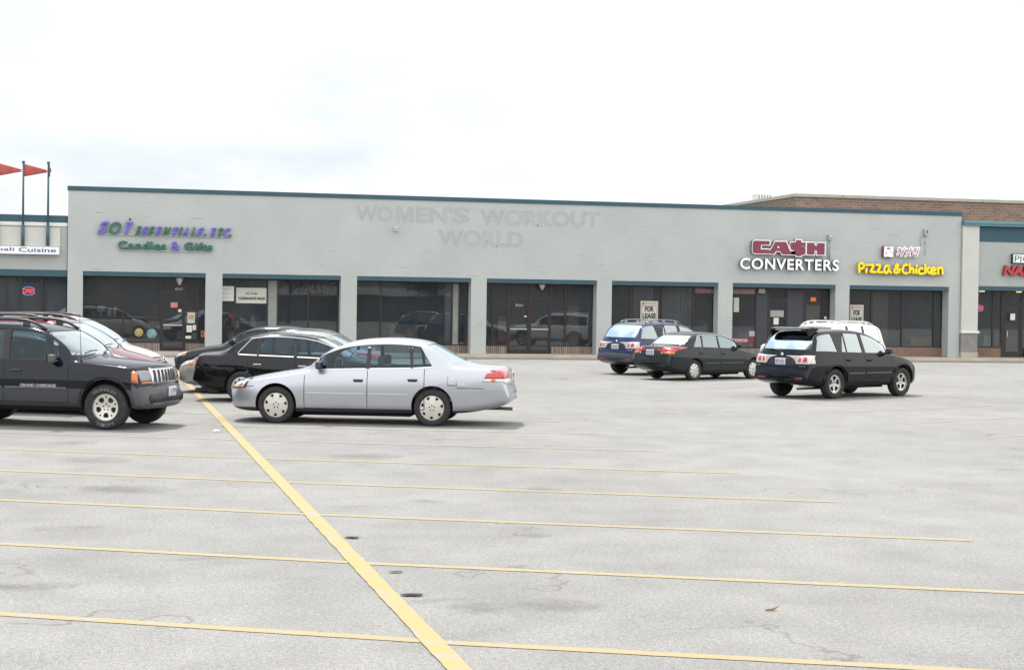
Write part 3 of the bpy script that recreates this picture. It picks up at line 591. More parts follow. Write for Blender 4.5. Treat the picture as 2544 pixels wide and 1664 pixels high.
SERIF = {
 'E':[[(.05,0),(.95,0),(1,.27),(.9,.27),(.8,.1),(.42,.1),(.42,.46),(.62,.46),(.64,.36),(.74,.36),(.74,.66),(.64,.66),(.62,.56),(.42,.56),(.42,.9),(.78,.9),(.86,.74),(.96,.74),(.93,1),(.05,1),(.05,.92),(.16,.9),(.16,.1),(.05,.08)]],
 'N':[[(0,0),(.34,0),(.34,.07),(.24,.1),(.24,.7),(.76,0),(.9,0),(.9,.9),(1,.93),(1,1),(.68,1),(.68,.93),(.78,.9),(.78,.36),(.34,1),(0,1),(0,.93),(.12,.9),(.12,.1),(0,.07)]],
 'T':[[(.22,0),(.78,0),(.78,.08),(.64,.1),(.64,.88),(.84,.88),(.9,.7),(1,.7),(.98,1),(.02,1),(0,.7),(.1,.7),(.16,.88),(.36,.88),(.36,.1),(.22,.08)]],
 'I':[[(0,0),(1,0),(1,.08),(.74,.1),(.74,.9),(1,.92),(1,1),(0,1),(0,.92),(.26,.9),(.26,.1),(0,.08)]],
 'A':[[(0,0),(.3,0),(.3,.07),(.2,.1),(.27,.27),(.6,.27),(.64,.1),(.54,.07),(.54,0),(1,0),(1,.07),(.92,.1),(.62,1),(.46,1),(.1,.1),(0,.07)]],
 'L':[[(0,0),(.95,0),(1,.32),(.9,.32),(.78,.1),(.46,.1),(.46,.9),(.62,.92),(.62,1),(0,1),(0,.92),(.16,.9),(.16,.1),(0,.08)]],
 'Y':[[(.24,0),(.76,0),(.76,.07),(.63,.1),(.66,.42),(.94,.9),(1,.93),(1,1),(.62,1),(.62,.93),(.70,.9),(.54,.58),(.36,.9),(.46,.93),(.46,1),(0,1),(0,.93),(.08,.9),(.37,.42),(.37,.1),(.24,.07)]],
}
soy = empty('shop_sign', at(390,575,YF)); tag(soy,'purple and green serif SOY ESSENTIALS lettering with Candles & Gifts below','sign')
def soy_letter(ch, X0, X1, Y0, Y1, m):
    z = 6.611; Y = YF-.1; a = at(230+X0/z,530+Y1/z,Y); b = at(230+X1/z,530+Y1/z,Y); h = at(230+X0/z,530+Y0/z,Y).z-a.z; wd = b.x-a.x; sh = .30*h
    if ch in SERIF:
        g = MB()
        for p in SERIF[ch]: g.prism(offset([(x*(wd-sh)+y*sh,y*h) for x,y in p],.006),'y',-.06,.06)
        o = g.build('letter',m,soy)
    else:
        me = text_mesh(ch,wd,h,extrude=.06,bold=.022,shear=.30); o = link('letter',me,m,soy)
        if ch in 'SC' :
            bm_ = bmesh.new(); bm_.from_mesh(me)
            def bar(x0,x1,y0,y1):
                pts = [(x0,y0),(x1,y0),(x1,y1),(x0,y1)]; A = [bm_.verts.new((x*(wd-sh)+y*sh,-.064,y*h)) for x,y in pts]; B = [bm_.verts.new((x*(wd-sh)+y*sh,.064,y*h)) for x,y in pts]
                bm_.faces.new(A); bm_.faces.new(B[::-1]); [bm_.faces.new((A[i],B[i],B[(i+1)%4],A[(i+1)%4])) for i in range(4)]
            bar(.86,1.0,.66,1.02)
            if ch == 'S': bar(-.02,.12,-.02,.36)
            bm_.to_mesh(me); bm_.free()
    o.location = a-soy.location
for ch, X0, X1, Y0, Y1, m_ in [('S',85,265,130,335,PUR),('O',270,470,138,345,GRN),('Y',490,665,145,335,PUR),('E',695,812,212,352,GRN),('S',808,918,215,355,PUR),('S',912,1020,216,355,GRN),('E',1025,1147,220,355,PUR),('N',1148,1292,228,354,GRN),('T',1292,1412,230,358,PUR),('I',1405,1487,230,358,GRN),('A',1482,1600,228,360,PUR),('L',1615,1702,233,366,GRN),('S',1708,1832,235,372,PUR),('E',1918,2037,240,380,PUR),('T',2040,2152,243,380,GRN),('C',2148,2270,245,382,PUR)]:
    soy_letter(ch,X0,X1,Y0,Y1,m_)
for X0, Y0 in ((1832,340),(1700,340),(2245,350)):
    z = 6.611; a = at(230+X0/z,530+(Y0+32)/z,YF-.1); MB().prism([(0,0),(.07,0),(.085,.08),(.015,.08)],'y',-.06,.06).build('letter',GRN,soy).location = a-soy.location
def z3(X,Y): return (230+X/6.611,530+Y/6.611)
for s, X0, X1, Y0, Y1, m_ in (('Candles',415,1210,450,598,GRN),('&',1285,1432,466,606,PUR),('Gifts',1503,1972,474,618,GRN)):
    (x0,yt),(x1,yb) = z3(X0,Y0),z3(X1,Y1); channel(soy,s,x0,yt,yb-(X1-X0)/6.611*.018 if len(s)>1 else yb,x1,m_,None,.12,.04,bold=.024,spacing=1.08)
for a_, b_ in ((z3(85,338),z3(2285,380)),(z3(440,598),z3(1950,618))):
    p0 = at(*a_,YF-.03); p1 = at(*b_,YF-.03); o = MB().box(0,p1.x-p0.x,-.03,.027,-.03,.02).build('raceway',M_WALL,soy); o.location = p0-soy.location
# CASH CONVERTERS
csh = empty('shop_sign', at(1950,630,YF)); tag(csh,'maroon block CASH lettering with white outline over white CONVERTERS letters','sign')
channel(csh,'CONVERTERS',1837,640.5,668.5,2082,WLET,DKE,.15,.08,bold=.022,spacing=1.12)
CASH = {'C':[(430,200),(442,168),(470,152),(785,158),(783,238),(600,238),(598,335),(790,340),(765,425),(460,418),(432,400),(424,360)],
 'A':[(775,400),(905,175),(1135,178),(1215,375),(1330,380),(1330,450),(1045,440),(1015,375),(915,372),(880,430),(770,425)],
 'S':[(1222,215),(1235,188),(1340,186),(1340,140),(1452,142),(1452,188),(1548,190),(1540,262),(1440,268),(1520,285),(1543,330),(1540,420),(1515,448),(1447,456),(1445,482),(1340,478),(1338,452),(1240,440),(1240,375),(1330,372),(1250,340),(1222,300)],
 'H':[(1575,195),(1735,198),(1735,255),(1790,258),(1790,200),(1950,205),(1945,452),(1785,450),(1785,360),(1735,358),(1728,450),(1570,448)]}
def cpt(p, Y): return at(1820+p[0]/8.5,580+p[1]/8.5,Y)
for i, (ch, pl) in enumerate(CASH.items()):
    for lay, mm, d, y0, y1 in (('outline',WLET,19,YF-.225-.003*i,YF-.06),('letter',MAR,0,YF-.25,YF-.23-.003*i)):
        pts = [cpt(p,y0) for p in (offset(pl,d) if d else pl)]
        g = MB().prism([(p.x,p.z) for p in pts],'y',y0,y1); o = g.build(lay,[mm,DKE] if d else mm,csh); o.location = -csh.location
        if d:
            for p in o.data.polygons:
                if p.normal.y > -.8: p.material_index = 1
tri = [cpt(p,YF-.25) for p in ((945,305),(968,262),(990,306))]; MB().prism([(p.x,p.z) for p in tri],'y',YF-.256,YF-.2505).build('outline',WLET,csh).location = -csh.location
# pizza & chicken
piz = empty('shop_sign', at(2230,640,YF)); tag(piz,'yellow hand drawn Pizza&Chicken letters under a red and white emblem and script','sign')
def ppt(p, Y): return at(2100+p[0]/9.154,560+p[1]/9.154,Y)
def smooth(pts, k=6):
    if len(pts) < 3: return pts
    P = [Vector((*p,0)) for p in pts]; P = [P[0]*2-P[1]]+P+[P[-1]*2-P[-2]]; r = []
    for i in range(1,len(P)-2):
        for j in range(k):
            t = j/k; r.append(.5*((2*P[i])+(-P[i-1]+P[i+1])*t+(2*P[i-1]-5*P[i]+4*P[i+1]-P[i+2])*t*t+(-P[i-1]+3*P[i]-3*P[i+1]+P[i+2])*t**3))
    r.append(P[-2]); return [(v.x,v.y) for v in r]
def strokes(name, st, r, Y, mm, parent, dep, sm=True):
    g = MB()
    for s in st:
        if len(s) == 1: c = ppt(s[0],Y); g.sphere(c,r*1.15,(1,dep/r,1),0,14,8); continue
        pts = [ppt(p,Y) for p in (smooth(s) if sm else s)]
        rings = []
        n = 10
        for i, p in enumerate(pts):
            d = (pts[min(i+1,len(pts)-1)]-pts[max(i-1,0)]); d.y = 0; d.normalize(); a = Vector((-d.z,0,d.x))
            rings.append([g.bm.verts.new(p+a*(math.cos(t)*r)+Vector((0,math.sin(t)*dep,0))) for t in [2*math.pi*k/n for k in range(n)]])
        for A, B in zip(rings,rings[1:]):
            for k in range(n): g.bm.faces.new((A[k],A[(k+1)%n],B[(k+1)%n],B[k])).smooth = True
        for e in (pts[0],pts[-1]): g.sphere(e,r*.99,(1,dep/r,1),0,12,8)
    o = g.build(name,mm,parent); o.location = -parent.location; return o
PZ = [[[(318,1062),(312,960),(312,872)],[(312,872),(385,868),(425,905),(415,955),(370,985),(325,990)]],[[(482,1000),(476,1062)],[(495,908)]],[[(560,903),(650,905)],[(650,905),(570,1062)],[(570,1062),(682,1066)]],[[(712,905),(805,906)],[(805,906),(730,1065)],[(730,1065),(845,1070)]],[[(985,930),(930,925),(890,990),(900,1065),(940,1085),(985,1010),(988,930)],[(990,940),(990,1020),(1040,1078)]],
 [[(1225,1070),(1150,960),(1155,905),(1190,900),(1195,940),(1120,1010),(1120,1065),(1170,1085),(1240,1005)]],[[(1405,905),(1350,905),(1305,985),(1315,1065),(1370,1095),(1410,1085)]],[[(1467,885),(1470,1075)],[(1472,1020),(1520,975),(1545,1010),(1550,1080)]],[[(1612,995),(1612,1082)],[(1628,930)]],[[(1755,985),(1710,980),(1670,1040),(1690,1100),(1765,1100)]],[[(1818,900),(1815,1092)],[(1905,965),(1830,1025)],[(1830,1025),(1920,1092)]],[[(1950,1045),(2030,1030),(2035,985),(1985,970),(1945,1040),(1975,1105),(2055,1095)]],[[(2100,975),(2115,1100)],[(2110,1010),(2160,965),(2205,990),(2218,1105)]]]
for st in PZ:
    strokes('letter',st,.060,YF-.20,YEL,piz,.03); strokes('letter_return',st,.068,YF-.13,MARE,piz,.065)
p0, p1 = ppt((265,985),YF-.03), ppt((2240,1010),YF-.03); MB().box(p0.x,p1.x,YF-.07,YF-.004,p0.z-.06,p0.z+.10).build('raceway',mat('pale_lilac_raceway',(.45,.42,.47),.6),piz).location = -piz.location
KO = [[(1215,525),(1262,535)],[(1195,572),(1285,560)],[(1275,562),(1225,620),(1178,668)],[(1235,612),(1262,628)],[(1352,508),(1310,610),(1270,698)],[(1288,606),(1322,598)],[(1385,550),(1450,538),(1430,590),(1395,640)],[(1502,508),(1455,650)],[(1480,580),(1522,572)],[(1445,640),(1365,712)],[(1415,668),(1470,692)],[(1555,540),(1622,526)],[(1605,530),(1548,602)],[(1585,566),(1622,590)],[(1672,520),(1640,625)],[(1562,640),(1555,702)],[(1555,702),(1612,708)],[(1612,708),(1640,630)],[(1560,672),(1625,668)]]
strokes('script',KO,.014,YF-.225,REDL,piz,.012,False); strokes('script_outline',KO,.062,YF-.17,WLET,piz,.05,False)
q0, q1 = ppt((860,470),YF-.2), ppt((1105,735),YF-.2); MB().box(q0.x,q1.x,YF-.2,YF-.05,q1.z,q0.z,bev=.03).build('emblem_box',MARE,piz).location = -piz.location
q0, q1 = ppt((885,480),YF-.21), ppt((1092,722),YF-.21); MB().box(q0.x,q1.x,YF-.215,YF-.2005,q1.z,q0.z,bev=.006).build('emblem_panel',WLET,piz).location = -piz.location
g = MB()
for p in ([(945,545),(955,505),(985,515),(990,490),(1000,515),(1025,510),(1022,550),(985,540)],[(925,610),(945,610),(945,650),(925,665)],[(940,705),(1000,705),(1000,714),(940,714)],[(1010,560),(1090,655),(1086,662),(1005,566)]):
    pts = [ppt(q,YF-.218) for q in p]; g.prism([(q.x,q.z) for q in pts],'y',YF-.222,YF-.2155)
g.build('emblem',REDL,piz).location = -piz.location
# ghost lettering of a removed sign: cleaner, barely darker paint where letters hung
M_GH = brickmat('less_faded_grey_brick',(.378,.397,.398),(.366,.385,.386),(.342,.36,.361),bump=.3)
gh = empty('sign_ghost', at(1190,550,YF)); tag(gh,"faint darker ghost lettering WOMEN'S WORKOUT WORLD left on the painted brick",'lettering')
for s, x0, yt, yb, x1 in (("WO",882,510,550,976),("EN",1033,514,553,1111),("S",1122,515,555,1167),('WORKOUT',1190,518,559,1490),('WORLD',1086,570,611,1301)):
    Y = YF-.0022; a = at(x0,yb,Y); h = at(x0,yt,Y).z-a.z; b = at(x1,yb,Y); me = text_mesh(s,b.x-a.x,h,extrude=.0009,bold=.045)
    split_letters(me,a-gh.location,M_GH,gh)
a_ = at(983,552,YF-.002); w_ = at(1028,552,YF-.002).x-a_.x; h_ = at(983,513,YF-.002).z-a_.z
MB().prism([(0,0),(.25*w_,0),(.25*w_,.55*h_),(.41*w_,0),(.59*w_,0),(.75*w_,.55*h_),(.75*w_,0),(w_,0),(w_,h_),(.66*w_,h_),(.5*w_,.42*h_),(.34*w_,h_),(0,h_)],'y',-.001,.0007).build('letter',M_GH,gh).location = a_-gh.location
q = at(1098+18,530,YF); MB().prism([(0,0),(.09,0),(.15,.26),(-.02,.26)],'y',-.003,-.0013).build('letter',M_GH,gh).location = q-gh.location
# ------------------------------------------------------------------ fittings on the wall
M_ZINC = mat('zinc_grey_box',(.32,.37,.39),.55,.2)
def wallbox(name, x, y, w_, h_, d_, label, cat, m_=M_ZINC):
    c = at(x,y,YF); o = MB().box(-w_/2,w_/2,-d_,-.002,-h_/2,h_/2,bev=.012).build(name,m_); o.location = c; tag(o,label,cat); return o
o = wallbox('junction_box',983.5,569,.15,.17,.14,'small white square box on bare wall below the ghost lettering','box',mat('white_box',(.6,.6,.58),.6)); MB().box(-.05,.05,-.15,-.141,-.05,.05).build('cover',GREYI,o)
o = wallbox('meter_box',2059.5,590,.17,.22,.14,'grey meter box above right end of the CASH letters','box'); MB().cyl((.02,-.17,.02),(.02,-.141,.02),.05,n=16).build('dial',mat('pale_dial',(.5,.5,.48),.4),o)
g = MB(); zl = at(2059,648,YF).z-o.location.z; g.cyl((-.04,-.05,-.12),(-.04,-.05,zl),.014); g.cyl((.03,-.05,-.12),(.03,-.05,zl),.014); g.build('conduit',M_ZINC,o)
o = wallbox('switch_box',2298,577.5,.16,.27,.13,'blue grey electrical switch box above the Korean script sign','box'); MB().box(.03,.05,-.16,-.131,-.04,.08).build('switch_lever',M_BRZ,o)
g = MB(); e1 = at(2285,612,YF)-o.location; e2 = at(2292,631,YF)-o.location
g.tube([(-.05,-.06,-.13),(-.05,-.06,-.16),(e1.x*.6-.03,-.06,-.18),(e1.x,-.06,-.26),(e1.x,-.06,e1.z)],.014,8); g.cyl((0,-.06,-.13),(0,-.06,e2.z),.012); g.cyl((0,-.06,e2.z*.42),(0,-.06,e2.z*.52),.03); g.cyl((0,-.06,e2.z-.03),(0,-.06,e2.z+.04),.025)
g.build('conduit',M_ZINC,o)
o = wallbox('sign_bracket',323,545,.05,.1,.06,'small rusty bracket on wall right above the Y of the purple sign','bracket',mat('rusty_iron',(.12,.085,.06),.8)); MB().box(-.04,.04,-.075,-.061,.02,.04).build('hook',MATS['rusty_iron'],o)
# ------------------------------------------------------------------ restaurant on the left
YL = YF+.10; rs = empty('restaurant_building',(-8,YL,0)); tag(rs,'lower cream fronted restaurant building at left edge with deep teal roof band','building')
CREAM = mottled('cream_stucco',(.49,.49,.46),(.52,.52,.49),1.2,.85,.15,30); GREYST = mottled('grey_stucco',(.34,.36,.35),(.365,.385,.375),1.5,.85,.15,30)
def lz(x,y,Y=YL): return at(x,y,Y).z
LX0, LX1 = -26, XL-.02
def lpart(mb, n, m_): o = mb.build(n,m_,rs); o.location = -rs.location; return o
z_b0, z_b1, z_b2, z_l0, z_l1 = lz(90,534), lz(90,552), lz(90,561), lz(90,670), lz(90,686)
lpart(MB().box(LX0,LX1,YL,YL+.6,z_l0+.002,z_b2-.002),'wall',GREYST)
lpart(MB().box(LX0,LX1,YL-.04,YL+.6,z_b2,z_b1-.002),'trim_board',mat('white_trim',(.62,.63,.6),.7))
lpart(MB().box(LX0,LX1,YL+.05,YL+9,z_b1,z_b0),'roof_band',M_TEAL)
lpart(MB().box(LX0,LX1,YL-.02,YL+.55,z_l1,z_l0),'lintel',M_TEAL)
lpart(MB().box(LX0,LX1,YL+.62,YL+9,0,z_b1-.05),'rear_wall',ROOM[5])
xs_ = at(149.5,600,YL-.05).x
lpart(MB().box(LX0,xs_,YL-.06,YL-.003,lz(100,612),z_b2-.06),'sign_panel',CREAM)
g = MB(); yS = YL+.35
for x in (16,50,103): X1_ = at(x,720,yS).x; g.box(X1_-.04,X1_+.04,yS,yS+.08,ZB,z_l1-.03)
g.box(LX0,LX1-.01,yS+.003,yS+.07,z_l1-.08,z_l1-.002); g.box(LX0,LX1-.01,yS+.003,yS+.07,ZB,ZB+.3)
fr_ = lpart(g,'window_frame',M_BRZ)
xx = [LX0]+[at(x,720,yS).x for x in (16,50,103)]+[LX1-.02]
for u, v in zip(xx,xx[1:]): pane(fr_,u+.035,v-.035,ZB+.28,z_l1-.07,yS+.04)
# scalloped valance in the window
g = MB(); u, v = at(38,705,yS).x, LX1-.03; n = 26; zt = lz(100,687,yS)-.02; zv = lz(100,697,yS)
for i in range(n):
    a = u+(v-u)*i/n; b = u+(v-u)*(i+1)/n
    g.prism([(a,zt),(b,zt),(b,zv),(b-(b-a)*.25,zv-.05),(a+(b-a)*.25,zv-.05),(a,zv)],'y',yS+.09,yS+.10)
tag(g.build('window_valance',mat('blue_valance',(.02,.07,.12),.8)),'dark blue scalloped valance across the restaurant window top','valance')
o = empty('restaurant_sign',(at(70,622,YL-.06).x,YL-.06,at(70,622,YL-.06).z)); tag(o,'long white sign box reading Cuisine in blue letters below the flagpoles','sign')
a, b = at(147.5,614,YL-.25), at(147.5,633,YL-.25); sL = -16
MB().box(sL,a.x,YL-.28,YL-.063,b.z,a.z,bev=.01).build('sign_face',mat('white_sign_face',(.74,.76,.77),.5),o).location = -o.location
BLU = mat('blue_sign_ink',(.03,.045,.21),.5)
for s, x0, yt, yb, x1 in (('Cuisine',46.5,614.5,625.5,139),('Nepali',-46,613.2,624.3,35)):
    q = at(x0,yb,YL-.283); me = text_mesh(s,at(x1,yb,YL-.283).x-q.x,at(x0,yt,YL-.283).z-q.z,extrude=.002,bold=.01); split_letters(me,q-o.location,BLU,o)
# lit OPEN sign
LRED = mat('lit_red_tube',(.5,.02,.02),.4,emit=(1,.06,.03),es=1.1); LBLU = mat('lit_blue_tube',(.1,.15,.6),.4,emit=(.25,.35,1),es=1.3)
def neon(x0,y0,x1,y1,Y,label):
    c = at((x0+x1)/2,(y0+y1)/2,Y); wv = at(x1,y0,Y).x-at(x0,y0,Y).x; hv = at(x0,y0,Y).z-at(x0,y1,Y).z
    o = MB().cyl((0,.012,0),(0,.03,0),.5,.5,24).build('open_sign',mat('black_backing',(.02,.02,.025),.6)); 
    for q in o.data.vertices: q.co.x *= wv*1.1; q.co.z *= hv*1.1
    o.location = c; tag(o,label,'sign')
    t_ = link('lettering',text_mesh('OPEN',wv*.86,hv*.5,extrude=.004,bold=.02),LRED,o); t_.location = (-wv*.43,0,-hv*.25)
    g = MB()
    for i in range(22):
        an = 2*math.pi*i/22
        if abs(math.sin(an)) < .35: continue
        g.sphere((math.cos(an)*wv*.48,0,math.sin(an)*hv*.46),hv*.055,(1,.5,1),0,8,6)
    g.build('light_ring',LBLU,o); return o
neon(54,712,88,734,yS+.12,'lit oval OPEN sign with blue dots in the restaurant window')
# flagpoles with pennants
TEALP = mat('dark_teal_pole',(.035,.085,.11),.45); FLAG = mottled('faded_red_cloth',(.36,.075,.07),(.42,.10,.09),3,.9)
def flagpole(x, ytop, flag, label):
    Y = YL-.17; b = at(x+.6,611,Y); t = at(x-.6,ytop,Y); md = at(x,561,Y)
    o = empty('flagpole',(b.x,Y,b.z)); h = t.z-b.z; k = md.z-b.z
    tag(o,label,'flagpole','flagpoles on the restaurant front')
    MB().cyl((0,0,0),(0,0,k),.066).cyl((0,0,k),(0,0,k+.05),.066,.04).build('lower_pole',TEALP,o)
    MB().cyl((0,0,k+.05),(0,0,h-.06),.042,.034).build('pole',TEALP,o); MB().sphere((0,0,h),.062).build('finial',TEALP,o)
    MB().box(-.03,.03,.03,.105,k*.5-.04,k*.5+.04).build('bracket',TEALP,o)
    g = MB(); n = 14; hh = .40; ln = .86; rows = []
    for i in range(n+1):
        u = i/n; s = flag; wv = .035*math.sin(u*7); y_ = (wv if s == 'out' else -u*ln*.93)
        xo = .035+u*ln if s == 'out' else .035+u*.09+.02*math.sin(u*9)
        half = hh/2*(1-u)+.035; cz = h-.30-.02*u
        rows.append([g.bm.verts.new((xo-(.10*(1-abs(v)) if i == n and s=='out' else 0),y_,cz+half*v)) for v in (-1,-.5,0,.5,1)])
    for A, B in zip(rows,rows[1:]):
        for j in range(4): g.bm.faces.new((A[j],B[j],B[j+1],A[j+1])).smooth = True
    me = g.mesh('pennant'); f_ = link('pennant',me,FLAG,o); sm = f_.modifiers.new('s','SOLIDIFY'); sm.thickness = .006
flagpole(56,403,'out','dark teal flagpole with red pennant flying sideways, between the other two')
flagpole(118,405,'edge','dark teal flagpole nearest the grey building, pennant turned edge on')
flagpole(-8,401,'out','dark teal flagpole just off the left edge, only its red pennant tip shows')
# ------------------------------------------------------------------ nail salon on the right
sal = empty('salon_building',(38,YF,0)); tag(sal,'grey stucco nail salon with cream corner pier and teal band at right edge','building')
def rpart(mb, n, m_): o = mb.build(n,m_,sal); o.location = -sal.location; return o
YC = YF-.12
rx0 = XR+.02; rx1 = at(2431,700,YC).x; RE = 58
def rz(x,y,Y=YF+.06): return at(x,y,Y).z
zc0, zc1 = at(2410,548.5,YC).z, at(2410,561,YC).z
rpart(MB().box(rx0,RE,YC-.10,YF+.5,zc1,zc1+(zc0-zc1)*.45).box(rx0,RE,YC-.16,YF+.5,zc1+(zc0-zc1)*.452,zc0),'cornice',mat('lighter_teal_paint',(.10,.22,.26),.5))
zl_, zb_, zm_ = at(2410,822,YC).z, at(2410,828,YC).z, at(2410,875,YC).z
rpart(MB().box(rx0,rx1,YC,YF+.5,zl_+.002,zc1-.002),'pier',CREAM)
rpart(MB().box(rx0-.02,rx1+.07,YC-.07,YF+.5,zb_,zl_,bev=.02),'pier_ledge',mat('white_ledge',(.66,.66,.63),.7))
rpart(MB().box(rx0,rx1-.01,YC-.02,YF+.5,zm_+.002,zb_-.002),'pier_stone',mottled('grey_stone',(.20,.195,.185),(.245,.24,.225),3,.9,.25,25))
rpart(MB().box(rx0-.01,rx1+.02,YC-.05,YF+.5,ZB-.02,zm_,bev=.015),'pier_base',M_CONC)
Yw = YF+.06; zt0, zt1, zlt, zlb = rz(2450,562), rz(2450,600.5), rz(2450,711), rz(2450,721)
rpart(MB().box(rx1,RE,Yw,YF+.5,zlt+.002,zt1-.002),'wall',GREYST); rpart(MB().box(rx1,RE,Yw-.02,YF+.5,zt1,zc1-.003),'teal_panel',M_TEAL)
rpart(MB().box(rx1,RE,Yw-.03,YF+.2,zlb,zlt),'lintel',M_TEAL); rpart(MB().box(rx1,RE,YF+.203,YF+.9,zlb,zlb+.04),'soffit',M_SOFF)
YN = YF+.75; mu = [2468,2489.5,2494,2540]; xs2 = [rx1-.3]+[at(x,760,YN).x for x in mu]+[RE]
g = MB()
for x in xs2[1:-1]: g.box(x-.04,x+.04,YN,YN+.09,ZB,zlb-.002)
zdh = at(2515,756,YN).z; g.box(xs2[3]+.042,xs2[4]-.042,YN,YN+.08,zdh,zdh+.08); g.box(xs2[0],RE,YN+.003,YN+.08,zlb-.06,zlb-.003); g.box(xs2[0],xs2[2],YN+.003,YN+.08,ZB+.40,ZB+.45)
fr_ = rpart(g,'window_frame',M_BRZ)
for u, v, z0_, z1_ in ((xs2[0],xs2[1],ZB+.44,zlb-.05),(xs2[1],xs2[2],ZB+.44,zlb-.05),(xs2[3],xs2[4],zdh+.07,zlb-.05),(xs2[4],RE,ZB+.44,zlb-.05)): pane(fr_,u+.035,v-.035,z0_,z1_,YN+.04)
rpart(MB().box(xs2[0],xs2[2]-.04,YN-.02,YN+.2,ZB-.02,ZB+.397),'knee_wall',M_RED)
leaf = MB(); x0, x1 = xs2[3]+.05, xs2[4]-.05
leaf.box(x0,x0+.08,YN+.01,YN+.07,ZB+.02,zdh-.003).box(x1-.08,x1,YN+.01,YN+.07,ZB+.02,zdh-.003).box(x0+.081,x1-.081,YN+.01,YN+.07,ZB+.02,ZB+.25).box(x0+.081,x1-.081,YN+.01,YN+.07,zdh-.09,zdh-.003)
dr = rpart(leaf,'door',M_BRZ); pane(dr,x0+.08,x1-.08,ZB+.25,zdh-.09,YN+.04); MB().box(x0+.1,x0+.13,YN-.05,YN-.02,ZB+.9,ZB+1.15).build('handle',M_ALU,dr)
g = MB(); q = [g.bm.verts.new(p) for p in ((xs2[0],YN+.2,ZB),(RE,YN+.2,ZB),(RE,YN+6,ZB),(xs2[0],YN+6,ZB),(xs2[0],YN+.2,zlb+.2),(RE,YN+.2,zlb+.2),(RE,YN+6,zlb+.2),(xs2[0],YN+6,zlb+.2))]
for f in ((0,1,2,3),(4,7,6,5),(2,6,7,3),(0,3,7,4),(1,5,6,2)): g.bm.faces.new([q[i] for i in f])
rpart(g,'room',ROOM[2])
rpart(MB().box(rx0+.2,RE,YF+.91,YF+1.2,zlb+.3,zc0-.1),'rear_wall',GREYST)
for x, lab in ((2439.5,'round warm soffit light nearest the cream pier'),(2531.5,'round warm soffit light above the nail salon door')):
    c = at(x,724,YF+.4); o = MB().cyl((0,0,-.07),(0,0,0),.11,.14,16).build('soffit_light',mat('warm_lit_lens',(.5,.42,.25),.4,emit=(1,.8,.4),es=.45)); o.location = (c.x,YF+.4,zlb); tag(o,lab,'light'); MB().cyl((0,0,-.022),(0,0,-.002),.165,.165,16).build('light_rim',M_BRZ,o)
neon(2420,757,2444,774,YN+.12,'lit red and blue OPEN sign half hidden behind the cream pier')
ns = empty('salon_sign',(38,YF,at(2520,670,YF).z)); tag(ns,'red NAILS letters below a white box sign at the right edge','sign')
YB = YF-.10; a = at(2516,630.5,YB); b = at(2516,654,YB)
MB().box(a.x,a.x+3,YB,YF+.055,b.z,a.z,bev=.01).build('sign_box',mat('dark_green_return',(.02,.04,.04),.5),ns).location = -ns.location
MB().box(a.x+.03,a.x+2.97,YB-.006,YB-.001,b.z+.03,a.z-.03).build('sign_face',mat('pale_sign_face',(.70,.76,.72),.5),ns).location = -ns.location
q = at(2521,650.5,YB-.008); me = text_mesh('PICTURES',2.2,.27,extrude=.002); split_letters(me,q-ns.location,mat('slate_ink',(.06,.08,.13),.5),ns)
q = at(2491,684.5,YF-.06); me = text_mesh('NAILS',1.75,.45,extrude=.06,bold=.05,shear=.18); split_letters(me,q-ns.location,REDL,ns,mat('dark_red_return',(.09,.015,.02),.5))
# posters leaning in the salon window
c = at(2452,833,YN+.3); o = MB().box(-.17,.17,-.01,.01,0,.42).build('leaning_board',mat('pale_blue_board',(.3,.37,.4),.6)); o.location = (c.x,YN+.3,ZB+.50); o.rotation_euler = (0,rad(8),0); tag(o,'pale blue board leaning in the nail salon window','board')
# ------------------------------------------------------------------ big brick building behind
YBK = YF+16
bb = empty('brick_building',(60,YBK,0)); tag(bb,'tall brown brick building with pale stone coping rising behind the shops','building')
c0 = at(1976,481,YBK); M_BBR = brickmat('mixed_brown_brick',(.27,.165,.12),(.16,.115,.095),(.27,.25,.225),.0,.42,.14,.3,.016)
zc = c0.z; cop = zc-at(1976,488.5,YBK).z
o = MB().box(c0.x,120,YBK,YBK+70,0,zc-cop-.002).build('wall',M_BBR,bb); o.location = -bb.location
g = MB(); n = 24; x = c0.x-.08; 
for i in range(n):
    g.box(x+.012,x+2.7-.012,YBK-.10,YBK+.35,zc-cop,zc); x += 2.7
y = YBK+.36
for i in range(24): g.box(c0.x-.08,c0.x+.36,y+.012,y+2.7-.012,zc-cop,zc); y += 2.7
o = g.build('coping',mottled('limestone_coping',(.33,.33,.29),(.40,.40,.36),1.5),bb); o.location = -bb.location
# rooftop units
c = at(1893,497,YBK+22); o = MB().box(-.52,.52,-.5,.5,-2.6,.42,bev=.05).build('rooftop_unit',mottled('galvanised_sheet',(.66,.68,.7),(.72,.74,.76),2,.5)); o.location = c; tag(o,'pale grey square rooftop unit above the far brick building edge','roof unit')
g = MB(); [g.box(-.45+.2*i,-.37+.2*i,-.53,-.501,-.3,.3) for i in range(5)]; g.build('louvre',GREYI,o)
c = at(1440,505,YF+3); o = MB().sphere((0,0,0),.33,(1,1,.55)).build('roof_vent',mat('weathered_vent',(.4,.38,.35),.6,.3)); o.location = (c.x,YF+3,ZR+.02); tag(o,'low domed roof vent peeping over the teal roof edge','vent'); MB().cyl((0,0,-.5),(0,0,-.05),.28).build('vent_pipe',mat('weathered_vent'),o)
